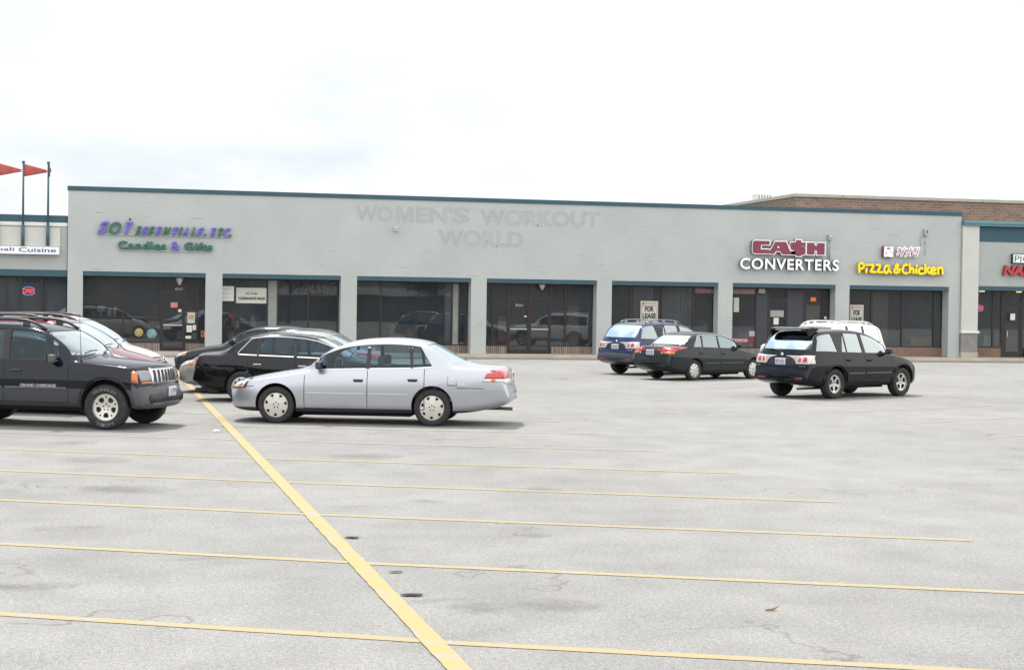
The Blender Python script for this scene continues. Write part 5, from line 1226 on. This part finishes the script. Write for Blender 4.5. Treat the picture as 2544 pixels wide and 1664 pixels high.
# ------------------------------------------------------------------ the parked cars
P_SIL = paint('silver_metallic',(.425,.445,.49),.7,.30,(.03,.034,.045),.275)
P_BLK = paint('black_car_paint',(.006,.0065,.009),.0,.2)
P_BLK2 = paint('black_green_car_paint',(.014,.018,.019),.0,.2)
P_CHAR = paint('charcoal_metallic',(.016,.020,.022),.0,.25)
P_BLU = paint('navy_metallic',(.018,.030,.10),.25,.25)
P_GREY = paint('beige_grey_metallic',(.30,.30,.29),.6,.32)
P_WHT = paint('white_car_paint',(.70,.70,.68),0,.25)
P_MAR = paint('maroon_metallic',(.17,.018,.032),.3,.25)
P_BEI = paint('champagne_metallic',(.55,.52,.46),.5,.3)
P_JEEP = paint('black_navy_car_paint',(.004,.006,.014),.0,.2,(.060,.064,.072),.655)
CLAD = mat('grey_bumper_plastic',(.075,.076,.082),.5)
CLADD = mat('dark_blue_grey_bumper',(.035,.038,.048),.4,coat=.4)
def sedan(**k):
    S = dict(W=1.785, top=[(2.31,.48),(2.285,.60),(2.2,.68),(1.9,.775),(1.4,.875),(.98,.95),(.75,1.08),(.45,1.255),(.15,1.372),(-.2,1.43),(-.6,1.448),(-1.0,1.425),(-1.3,1.35),(-1.6,1.205),(-1.92,1.045),(-2.1,1.02),(-2.36,1.0),(-2.42,.94),(-2.455,.72),(-2.50,.63),(-2.51,.50)],
        belt=[(2.31,.44),(2.2,.64),(1.9,.735),(1.4,.82),(.9,.885),(0,.925),(-1,.955),(-1.6,.97),(-2.2,.965),(-2.42,.90),(-2.51,.48)],
        bot=[(2.31,.32),(2.2,.22),(1.8,.19),(0,.19),(-1.8,.21),(-2.3,.30),(-2.51,.40)],
        wid=[(2.31,.66),(2.2,.78),(1.9,.85),(1.3,.885),(0,.8925),(-1.3,.89),(-2.0,.86),(-2.35,.81),(-2.51,.70)],
        fw=1.3575, rw=-1.3575, wr=.318, wwid=.20, rimr=.205, rim='swirl7', arch=.36, archup=.02,
        cowl=.98, roof_f=.10, roof_r=-1.18, back=-1.92, win=[(.66,-.20,-.05,-.02),(-.27,-.98,.0,.05),(-1.02,-1.36,.03,.22)],
        doors=[.86,-.235,-1.22], doorz=.30, handles=[(-.08,.77),(-1.02,.79)], plates=[], reg='K28 417', mirror=(.60,.985),
        deck=(-1.95,-2.34), seat=(-.10,-.98), seat_z=.98, bumpz=(.60,.66), hood=2.12, bumpseam=[(1.75,2.15,.635),(-1.78,-2.25,.665)], lights=[])
    S.update(k); return S
# silver sedan
SA = [(x if x > -2.3 else x-.045, z+(.05 if -1.4 < x < .6 else .035 if x <= -1.4 and z > .9 else .02 if .6 <= x < .9 else 0)) for x, z in sedan()['top']]
SB = [(x if x > -2.3 else x-.045, z+(.03 if x < -1.2 and z > .85 else .01 if x < 1 and z > .85 else 0)) for x, z in sedan()['belt']]
def tail(P): return [(x if x > -1.75 else -1.75+(x+1.75)*1.24, z) for x, z in P]
SILW = tail([(2.31,.66),(2.2,.78),(1.9,.85),(1.3,.885),(0,.8925),(-1.3,.89),(-2.0,.872),(-2.36,.845),(-2.50,.81),(-2.555,.73)])
build_car(sedan(top=tail(SA), belt=tail(SB), bot=tail([(2.31,.32),(2.2,.22),(1.8,.19),(0,.19),(-1.8,.22),(-2.3,.32),(-2.45,.37),(-2.555,.46)]), deck=(-2.0,-2.48), back=-1.96, pos=(3.90,28.70), rot=162.5, wid=SILW, bowr=.08, paint=P_SIL, label='silver four door sedan parked beside the thick yellow line, nose to the left', group=None, mould=(.545,mat('bright_moulding',(.62,.63,.66),.2,.6,coat=1),.026), doorz=.275, turn=0,
    sillmat=MATS['bright_moulding'], reg='584 2107', plates=[('rear',.86,-1)],
    extra=[('grille',M_BLKPL,'front',[(-.36,.66),(.36,.66),(.40,.60),(-.40,.60)],.006),('fuel_door',P_SIL,'side',[(-1.62,.86),(-1.79,.86),(-1.79,.70),(-1.62,.70)],.004)],
    lights=[('headlight',[(M_BLKPL,'side',[(2.22,.575),(1.90,.605),(1.835,.765),(2.14,.715)]),(M_HEAD,'front',[(.45,.60),(.72,.60),(.76,.73),(.5,.70)]),(M_HEAD,'side',[(2.20,.62),(1.925,.64),(1.87,.745),(2.13,.70)]),(M_TAMB,'side',[(2.20,.588),(1.93,.61),(1.92,.632),(2.20,.612)])]),
        ('tail_light',[(M_TRED,'rear',[(.36,.83),(.80,.83),(.80,.97),(.42,.97)]),(M_TCLR,'rear',[(.36,.75),(.80,.75),(.80,.825),(.36,.825)]),(M_TRED,'side',tail([(-2.15,.835),(-2.47,.835),(-2.44,.945),(-2.26,.945),(-2.19,.92)])),(M_TCLR,'side',tail([(-2.13,.775),(-2.47,.775),(-2.47,.83),(-2.14,.83)])),(M_TAMB,'side',tail([(-2.25,.777),(-2.31,.777),(-2.31,.828),(-2.25,.828)]))])]))
# black sedan next to it, tail to the left
S = sedan(pos=(3.66,34.6), rot=-16, paint=P_BLK, label='black sedan with chrome window edging behind the silver sedan, tail to the left', chrome=1, hmat=M_CHROME, reg='G41 902', plates=[('rear',.80,-1)], W=1.77,
    win=[(.62,-.20,-.05,-.02),(-.27,-1.0,.0,.03),(-1.04,-1.42,.03,.25)], mould=None, rim='ten', sillmat=M_CHROME,
    lights=[('headlight',[(M_HEAD,'front',[(.40,.60),(.72,.60),(.76,.73),(.45,.70)])]),('tail_light',[(mat('dull_tail_lens',(.22,.02,.02),.25,coat=.5),'rear',[(.42,.76),(.76,.76),(.76,.90),(.44,.90)]),(MATS['dull_tail_lens'],'side',[(-2.40,.76),(-2.47,.76),(-2.45,.91),(-2.41,.91)]),(M_TAMB,'side',[(-2.41,.71),(-2.47,.71),(-2.47,.757),(-2.41,.757)])])])
build_car(S)
HL = [('headlight',[(M_HEAD,'front',[(.40,.60),(.72,.60),(.76,.74),(.48,.71)]),(M_HEAD,'side',[(2.14,.61),(1.95,.63),(1.88,.735),(2.1,.71)]),(M_TAMB,'side',[(1.95,.62),(1.84,.64),(1.80,.73),(1.90,.735)])]),('tail_light',[(M_TRED,'rear',[(.40,.80),(.80,.80),(.80,.96),(.42,.95)])])]
build_car(sedan(pos=(3.22,37.8), rot=164, paint=P_GREY, label='grey beige sedan behind the black sedan, amber cornered headlight to the left', W=1.78, reg='B77 330', lights=HL, rim='ten'))
build_car(sedan(pos=(3.60,41.2), rot=165, paint=P_BLK, label='black sedan with clear oval headlights between the grey sedan and the farthest dark sedan', W=1.78, reg='H19 556', lights=HL, rim='ten'))
build_car(sedan(pos=(3.25,44.2), rot=165, paint=P_BLK2, label='farthest dark sedan of the left row, nearest the shops, visible steering wheel', W=1.72, reg='C52 118', lights=HL, rim='ten'))
# charcoal compact sedan
CIV = sedan(pos=(16.45,45.9), rot=28, paint=P_CHAR, label='charcoal compact sedan with swirl wheel covers beside the navy wagon', W=1.70, rim='swirl8', chrome=mat('bright_trim',(.45,.45,.46),.25,.8), reg='N63 284', plates=[('rear',.80,-1)], wr=.295, arch=.335, rimr=.19, mirmat=M_BLKPL, hmat=M_BLKPL, rgmat=M_CGW, dark_from=0, wmat=glass('pale_sky_glass',(.36,.42,.44),1.6,4.0,gl=(.85,.97,1)),
    mould=(.50,mat('dark_moulding',(.05,.055,.06),.35,coat=.5),.03), bump_paint=P_CHAR,
    lights=[('headlight',HL[0][1]),('tail_light',[(M_TRED,'rear',[(.40,.83),(.76,.83),(.78,.95),(.42,.95)]),(M_TCLR,'rear',[(.40,.76),(.52,.76),(.52,.825),(.40,.825)]),(M_TAMB,'rear',[(.525,.76),(.76,.76),(.76,.825),(.525,.825)]),(M_TRED,'side',[(-2.24,.83),(-2.47,.83),(-2.44,.95),(-2.26,.94)]),(M_TAMB,'side',[(-2.22,.76),(-2.47,.76),(-2.47,.825),(-2.22,.825)])])])
sx = .945
for k in ('top','belt','bot','wid'): CIV[k] = [(x*sx, z*(.965 if k in ('top','belt') else .955 if k == 'wid' else 1)) for x, z in CIV[k]]
for k in ('cowl','roof_f','roof_r','back','fw','rw','hood'): CIV[k] *= sx
CIV['win'] = [tuple(v*sx for v in q) for q in CIV['win']]; CIV['doors'] = [v*sx for v in CIV['doors']]; CIV['deck'] = tuple(v*sx for v in CIV['deck']); CIV['bumpseam'] = [(a*sx,b*sx,z) for a,b,z in CIV['bumpseam']]; CIV['mirror'] = (.57,.95)
CIV['extra'] = [('plate_recess',mat('dark_recess',(.02,.022,.025),.5),'rear',[(-.34,.72),(.34,.72),(.34,.90),(-.34,.90)],.004)]
build_car(CIV)
# crossover wagons
def rx(**k):
    S = dict(W=1.815, yb=.945, tum=.30, top=[(2.21,.52),(2.19,.70),(2.10,.82),(1.75,.945),(1.3,1.035),(.98,1.09),(.7,1.26),(.4,1.44),(.12,1.555),(-.25,1.62),(-.8,1.645),(-1.3,1.63),(-1.72,1.585),(-1.86,1.52),(-2.0,1.36),(-2.16,1.15),(-2.24,1.04),(-2.275,.92),(-2.295,.70),(-2.365,.66),(-2.38,.50)],
        belt=[(2.21,.48),(2.1,.76),(1.75,.89),(1.3,.975),(.9,1.02),(0,1.035),(-1,1.06),(-1.9,1.085),(-2.2,1.03),(-2.28,.88),(-2.38,.48)],
        bot=[(2.21,.36),(2.1,.29),(1.8,.27),(0,.28),(-1.8,.30),(-2.2,.36),(-2.38,.42)],
        wid=[(2.21,.68),(2.1,.80),(1.8,.87),(1.3,.90),(0,.9075),(-1.3,.905),(-1.9,.885),(-2.2,.855),(-2.30,.83),(-2.38,.78)],
        fw=1.3075, rw=-1.3075, wr=.355, wwid=.225, rimr=.215, rim='five', arch=.405, archup=.02, bowf=.22, bowr=.10,
        cowl=.98, roof_f=.06, roof_r=-1.66, back=-2.19, win=[(.68,-.16,-.05,-.06),(-.27,-.86,-.06,-.02),(-.89,-1.07,-.02,.15),(-1.22,-1.98,-.14,.14)],
        doors=[.85,-.20,-1.02], doorz=.44, handles=[(-.06,.90),(-.86,.91)], plates=[('rear',.87,-1)], reg='892 0E3', mirror=(.62,1.08), mirmat=M_BLKPL, seat=(-.05,-.9), seat_z=1.08, bumpz=(.62,.67), hood=2.0, rgm=.10, rg0=.045, rg1=.06, winfr=.83, sillgap=.03,
        bumpseam=[(-1.75,-2.2,.675)], rgmat=M_CGD, dark_from=0, wmat=M_CGS, plate_tilt=0, bpillar=True, mould=(.60,mat('moulding_highlight',(.07,.074,.08),.3,coat=.6),.028),  # side moulding lightened: its highlight is put into the grey
        deckseam=[(-.70,1.04),(-.78,.70),(.78,.70),(.70,1.04)],
        lights=[('headlight',[(M_HEAD,'front',[(.45,.68),(.75,.68),(.78,.82),(.5,.79)]),(M_HEAD,'side',[(2.12,.70),(1.92,.72),(1.86,.84),(2.06,.80)]),(M_TAMB,'side',[(2.19,.58),(2.08,.58),(2.08,.63),(2.19,.63)])]),
            ('tail_light',[(M_TCLR,'rear',[(.44,.82),(.585,.82),(.585,1.02),(.54,1.0),(.48,.92)]),(M_TCLR,'rear',[(.60,.82),(.80,.82),(.83,.90),(.83,1.02),(.60,1.02)]),(M_TRED,'rear',[(.50,.87),(.57,.87),(.58,.95),(.54,.98),(.50,.93)]),(M_TRED,'rear',[(.625,.87),(.72,.87),(.74,.93),(.70,.985),(.64,.98)]),(M_TCLR,'side',[(-2.06,.83),(-2.26,.83),(-2.24,1.01),(-2.08,1.0)])])],
        extra=[('plate_recess',MATS['dark_recess'],'rear',[(-.40,.775),(.40,.775),(.33,.96),(-.33,.96)],.003),('bumper_reflector',M_TRED,'rear',[(.45,.47),(.66,.47),(.66,.50),(.45,.50)],.008),('bumper_reflector',M_TRED,'rear',[(-.66,.47),(-.45,.47),(-.45,.50),(-.66,.50)],.008)])
    S.update(k); return S
P_RXK = paint('black_wagon_paint',(.006,.007,.010),0,.18,(.016,.018,.02),.30)
S = rx(pos=(16.78,37.0), rot=28, paint=P_RXK, label='black crossover wagon with roof spoiler and five spoke wheels, nearest of the right row', bump_paint=P_RXK)
S['flare'] = P_RXK; root = build_car(S)
g = MB(); g.prism([(-1.56,1.655),(-1.85,1.672),(-1.99,1.65),(-2.02,1.615),(-1.98,1.59),(-1.78,1.605)],'y',-.53,.53)
for s in (1,-1): g.prism([(-1.60,1.64),(-1.86,1.664),(-1.99,1.64),(-2.0,1.56),(-1.95,1.46),(-1.84,1.50)],'y',s*.531,s*.58)
g.build('spoiler',P_RXK,root)
MB().box(-2.03,-2.018,-.38,.38,1.607,1.622).build('brake_lamp',mat('pale_lens',(.5,.5,.5),.2),root)
def rear_wiper(S):
    h = S['hull']; a = h.cast('rear',-.02,1.09)[0]; b = h.cast('rear',.30,1.15)[0]; c = h.cast('rear',.46,1.15)[0]
    MB().tube([a+Vector((-.02,0,0)),b+Vector((-.03,0,0)),c+Vector((-.025,0,0))],.014,6).build('rear_wiper',M_BLKPL,S['root'])
    c0, n = h.cast('rear',.0,1.035); MB().cyl(c0,c0+Vector((-.012,0,0)),.045,n=18).build('emblem',M_CHROME,S['root'])
    for y0, wd_ in ((.78,.13),(-.52,.22)):
        c0, n = h.cast('rear',y0-wd_/2,.755); t = link('lettering',text_mesh('V6' if y0 > 0 else '4WD',wd_,.035,extrude=.002),M_CHROME,S['root']); t.rotation_euler = (0,0,rad(-90)); t.location = c0+Vector((-.012,wd_/2,0))
rear_wiper(S)
P_RXB = paint('navy_wagon_paint',(.016,.026,.085),.2,.2)
S = rx(pos=(16.36,49.2), rot=28, paint=P_RXB, label='navy blue crossover wagon with grey bumper, farthest of the right row', bump_paint=CLADD, reg='A10 662')
root = build_car(S); rear_wiper(S); roof_rail(S,.56,.05,-1.55,mat('dark_chrome',(.25,.25,.27),.25,.9),.07,.02)
# black four by four at the left edge
J = dict(W=1.836, yb=.94, tum=.26, top=[(2.13,.52),(2.125,.66),(2.05,.70),(2.035,.74),(2.01,.985),(1.95,1.035),(1.5,1.10),(.90,1.16),(.66,1.32),(.42,1.49),(.19,1.61),(-.1,1.675),(-.5,1.70),(-1.0,1.70),(-1.7,1.67),(-2.1,1.61),(-2.22,1.48),(-2.34,1.12),(-2.38,.92),(-2.40,.70),(-2.47,.66),(-2.48,.5)],
    belt=[(2.13,.48),(2.05,.67),(2.0,.90),(1.95,.975),(1.5,1.03),(.95,1.07),(0,1.075),(-1.5,1.09),(-2.2,1.09),(-2.36,.95),(-2.48,.48)],
    bot=[(2.13,.40),(2.05,.34),(1.8,.33),(0,.33),(-1.8,.36),(-2.3,.42),(-2.48,.46)],
    wid=[(2.13,.70),(2.08,.80),(1.95,.87),(1.3,.905),(0,.905),(-1.3,.905),(-2.2,.88),(-2.4,.84),(-2.48,.78)],
    fw=1.345, rw=-1.345, wr=.365, wwid=.235, rimr=.215, rim='jeep', arch=.43, archup=.02, bowf=.16, bowr=.06, winset=.03,
    cowl=.90, roof_f=.22, roof_r=-2.08, back=-2.31, win=[(.54,-.33,-.06,-.02),(-.45,-1.14,0,-.0),(-1.24,-2.02,-.0,.05)],
    doors=[.72,-.40,-1.19], doorz=.42, handles=[(-.18,.935),(-1.0,.94)], plates=[('front',.605,1)], plate_out=.015, reg='L 5 2274', mirror=(.48,1.10), mirmat=CLAD, seat=(.0,-.9), seat_z=1.12, bumpz=(.70,.70), hood=1.93, hoodtaper=.97,
    bumpseam=[(1.80,2.08,.70)], rgmat=M_CGD, dark_from=1, mould=(.662,mat('cladding_highlight',(.11,.115,.125),.4,coat=.3),.022), bump_paint=CLAD, winfr=.82,  # highlight line along the cladding top painted as a lighter strip
    lights=[('headlight',[(M_HEADG,'front',[(.53,.785),(.80,.785),(.81,.95),(.53,.955)]),(M_TAMB,'front',[(.53,.745),(.78,.745),(.78,.775),(.53,.775)]),(M_TAMB,'side',[(1.885,.75),(1.79,.775),(1.775,.935),(1.86,.94)])]),('tail_light',[(M_TRED,'rear',[(.66,.80),(.84,.80),(.82,1.1),(.68,1.1)])])],
    extra=[('grille',M_CHROME,'front',[(-.50,.745),(.50,.745),(.515,.985),(-.515,.985)],.006),('air_intake',M_BLKPL,'front',[(-.50,.43),(.50,.43),(.54,.50),(-.54,.50)],.006)],
    pos=(-1.38,28.24), rot=-23, paint=P_JEEP, label='black four by four with seven slot chrome grille, cut by the left edge', cat='suv', turn=0)
J['arch'] = .43; J['flare'] = P_JEEP
root = build_car(J); h = J['hull']
for k in range(7):
    y = -.40+.8*k/6; g = bmesh.new(); drape(h,[(y-.036,.765),(y+.036,.765),(y+.036,.955),(y-.036,.955)],'front',1,.010,.06,.0,bm=g); bmobj(g,'grille_slot',M_BLKPL,root)
roof_rail(J,.60,.20,-1.9,mat('black_rail',(.03,.03,.033),.35),.075,.024)
c, n = h.cast('top',.90,-.80); MB().cyl(c,c+Vector((-.04,0,.78)),.006,.003,6).cyl(c,c+Vector((-.003,0,.06)),.016,.012,8).build('aerial',M_BLKPL,root)
c, n = h.cast('side',.35,.675,-1); t = link('lettering',text_mesh('GRAND CHEROKEE',.62,.045,extrude=.002,bold=.01),mat('badge_silver',(.55,.55,.56),.3,.7),root); t.location = (-.10,c.y-.012,.672)
for s in (1,-1): 
    c, n = h.cast('front',s*.62,.50); MB().cyl(c+Vector((-.02,0,0)),c+Vector((.006,0,0)),.075,n=18).build('fog_lamp',M_BLKPL,root)
g = MB()
for wx in ():
    pass
# white lettering moulded on the tyre walls
def tyre_letters(root, wx, side, r):
    tr = J['W']/2-.03-J['wwid']/2
    for s_, a0, m_ in (('WRANGLER',90,1),('RADIAL',270,1)):
        for i, ch in enumerate(s_):
            a = rad(a0+(len(s_)/2-.5-i)*11); t = link('tyre_letter',text_mesh(ch,.05,.05,extrude=.001,bold=.0),mat('tyre_letter_white',(.17,.17,.165),.8),root)
            sx_ = 1 if side < 0 else -1
            px_, pz_ = math.cos(a)*r*sx_, math.sin(a)*r
            if a0 == 270: a = a
            t.rotation_euler = (0,math.atan2(px_,pz_) if side < 0 else -math.atan2(-px_,pz_),0 if side < 0 else math.pi)
            off = Matrix.Rotation(t.rotation_euler.y,3,'Y')@Vector((-.025,0,-.025))
            t.location = (wx+px_+off.x,side*(tr+J['wwid']/2*1.005+.002),J['wr']+pz_+off.z)
tyre_letters(root,J['fw'],-1,.285)
# minivans
def van(**k):
    S = dict(W=1.93, yb=.945, tum=.30, top=[(2.36,.50),(2.34,.66),(2.26,.78),(2.0,.92),(1.6,1.03),(1.33,1.10),(1.0,1.30),(.65,1.50),(.35,1.635),(0,1.71),(-.6,1.74),(-1.5,1.735),(-2.1,1.69),(-2.35,1.60),(-2.5,1.20),(-2.58,1.0),(-2.62,.7),(-2.68,.62),(-2.69,.5)],
        belt=[(2.36,.46),(2.26,.72),(2.0,.84),(1.6,.95),(1.2,1.0),(0,1.03),(-2.3,1.06),(-2.52,.98),(-2.69,.48)],
        bot=[(2.36,.34),(2.2,.24),(1.8,.22),(0,.22),(-2.0,.26),(-2.69,.38)], wid=[(2.36,.72),(2.25,.84),(1.9,.92),(1.3,.95),(0,.96),(-1.6,.955),(-2.4,.93),(-2.69,.84)],
        fw=1.45, rw=-1.55, wr=.325, wwid=.21, rimr=.20, rim='ten', arch=.375, archup=.02, bowf=.34, bowr=.08, cowl=1.33, roof_f=.32, roof_r=-2.12, back=-2.47,
        win=[(1.0,.02,-.06,0),(-.08,-1.2,0,0),(-1.28,-2.36,0,.06)], doors=[1.02,-.03,-1.24], doorz=.32, handles=[(.12,.90),(-.98,.90)], plates=[('front',.50,1)], reg='T66 108', mirror=(.95,1.06), seat=(.25,-.8), seat_z=1.15, bumpz=(.60,.66), hood=2.14, rgmat=M_CGD, dark_from=1, cat='minivan',
        lights=[('headlight',[(M_HEAD,'front',[(.48,.66),(.82,.66),(.86,.80),(.55,.76)]),(M_HEAD,'side',[(2.2,.68),(1.98,.70),(1.9,.82),(2.12,.78)])]),('tail_light',[(M_TRED,'rear',[(.72,.8),(.88,.8),(.88,1.3),(.76,1.3)])])])
    S.update(k); return S
S = van(pos=(-1.62,34.5), rot=-22, paint=P_MAR, label='maroon minivan with black roof rails behind the black four by four')
root = build_car(S); roof_rail(S,.66,.15,-1.9,MATS['black_rail'],.07,.026)
LOWV = [(x, z if z < 1.1 else 1.1+(z-1.1)*.62) for x, z in van()['top']]
build_car(van(top=LOWV, pos=(-1.80,31.6), rot=-22, paint=P_WHT, label='white low minivan mostly hidden between the black four by four and the maroon minivan', reg='R30 771'))
S = van(pos=(-1.55,38.9), rot=-22, paint=P_BEI, label='champagne minivan with dark slatted grille at the far end of the left row', reg='W08 431', mirmat=M_BLKPL, extra=[('grille',M_BLKPL,'front',[(-.34,.66),(.34,.66),(.30,.80),(-.30,.80)],.006)])
root = build_car(S); h = S['hull']
for z in (.70,.75): 
    g = bmesh.new(); strip(h,[(-.32,z),(.32,z)],'front',.02,1,.012,bm=g); bmobj(g,'grille_slat',M_CHROME,root)
c, n = h.cast('front',0,.735); t = link('emblem',text_mesh('H',.13,.10,extrude=.006,bold=.03),M_CHROME,root); t.rotation_euler = (0,0,rad(90)); t.location = c+Vector((.03,-.065,-.05))
roof_rail(S,.66,.10,-1.9,MATS['black_rail'],.06,.022)
# white suv behind the black crossover
W = dict(J); W.update(flare=P_WHT, mould=None, dark_from=99, rgmat=M_CGL, pos=(20.9,47.7), rot=208, paint=P_WHT, label='white four by four with white roof rails behind the black crossover', rim='five', reg='D90 145', bump_paint=P_WHT, mirmat=P_WHT, cat='suv', lights=HL[:0]+[('headlight',[(M_HEAD,'front',[(.53,.78),(.79,.77),(.80,.95),(.53,.955)])]),('tail_light',[(M_TRED,'rear',[(.66,.80),(.84,.80),(.82,1.1),(.68,1.1)])])], extra=[('grille',M_BLKPL,'front',[(-.48,.75),(.48,.75),(.5,.97),(-.5,.97)],.006)])
root = build_car(W); roof_rail(W,.60,.20,-1.9,mat('white_rail',(.6,.6,.59),.35),.06,.02,4)

# ------------------------------------------------------------------ what stands behind the viewer and shows in the shop glass
st = empty('store_building',(20,-48,0)); tag(st,'long brown brick store with pale fascia, mirrored dimly in the shop windows','building')
o = MB().box(-70,110,-60,-48,0,5.2).build('wall',mottled('store_brick',(.17,.16,.16),(.22,.2,.19),.3),st); o.location = -st.location
o = MB().box(12,34,-47.9,-46.2,2.9,3.7).build('fascia',CREAM,st); o.location = -st.location
LEAF = mottled('tree_leaf',(.025,.055,.016),(.055,.10,.03),.6,.7); BARK = mottled('tree_bark',(.06,.045,.035),(.10,.08,.065),4)
def tree(x, y, h, r, n, label):
    t = empty('tree',(x,y,0)); tag(t,label,'tree','trees mirrored in the shop glass')
    g = MB(); g.tube([(0,0,0),(.05,0,h*.3),(-.05,.1,h*.6),(0,0,h*.85)],[.22,.17,.11,.03],8)
    for k in range(7):
        a = k*2.4; z = h*(.32+.06*k); g.tube([(0,0,z),(math.cos(a)*r*.4,math.sin(a)*r*.4,z+h*.1),(math.cos(a)*r*.8,math.sin(a)*r*.8,z+h*.16)],[.09,.06,.02],6)
    g.build('trunk',BARK,t); bm = bmesh.new()
    cl = [Vector((random.gauss(0,r*.45),random.gauss(0,r*.45),h*.62+random.gauss(0,h*.16))) for _ in range(26)]
    for _ in range(n):
        c = random.choice(cl)+Vector((random.gauss(0,r*.17),random.gauss(0,r*.17),random.gauss(0,r*.14))); a = Vector((random.gauss(0,1),random.gauss(0,1),random.gauss(0,1))).normalized(); b_ = a.orthogonal().normalized(); c2 = a.cross(b_); s = random.uniform(.10,.2)
        bm.faces.new([bm.verts.new(c+b_*s*i+c2*s*j*.6) for i, j in ((-1,0),(0,-1),(1,0),(0,1))])
    bmobj(bm,'crown',LEAF,t)
for x, y, h, r, lb in ((-8,-22,8.5,3.6,'broad leafy tree mirrored darkly in the candle shop window'),(14,-26,9.5,4.2,'tall leafy tree mirrored in the double door bay'),(27,-20,8,3.4,'leafy tree mirrored in the FOR LEASE window with blinds'),(44,-27,9,4,'spreading tree mirrored faintly in the rightmost bay')):
    tree(x,y,h,r,2600,lb)
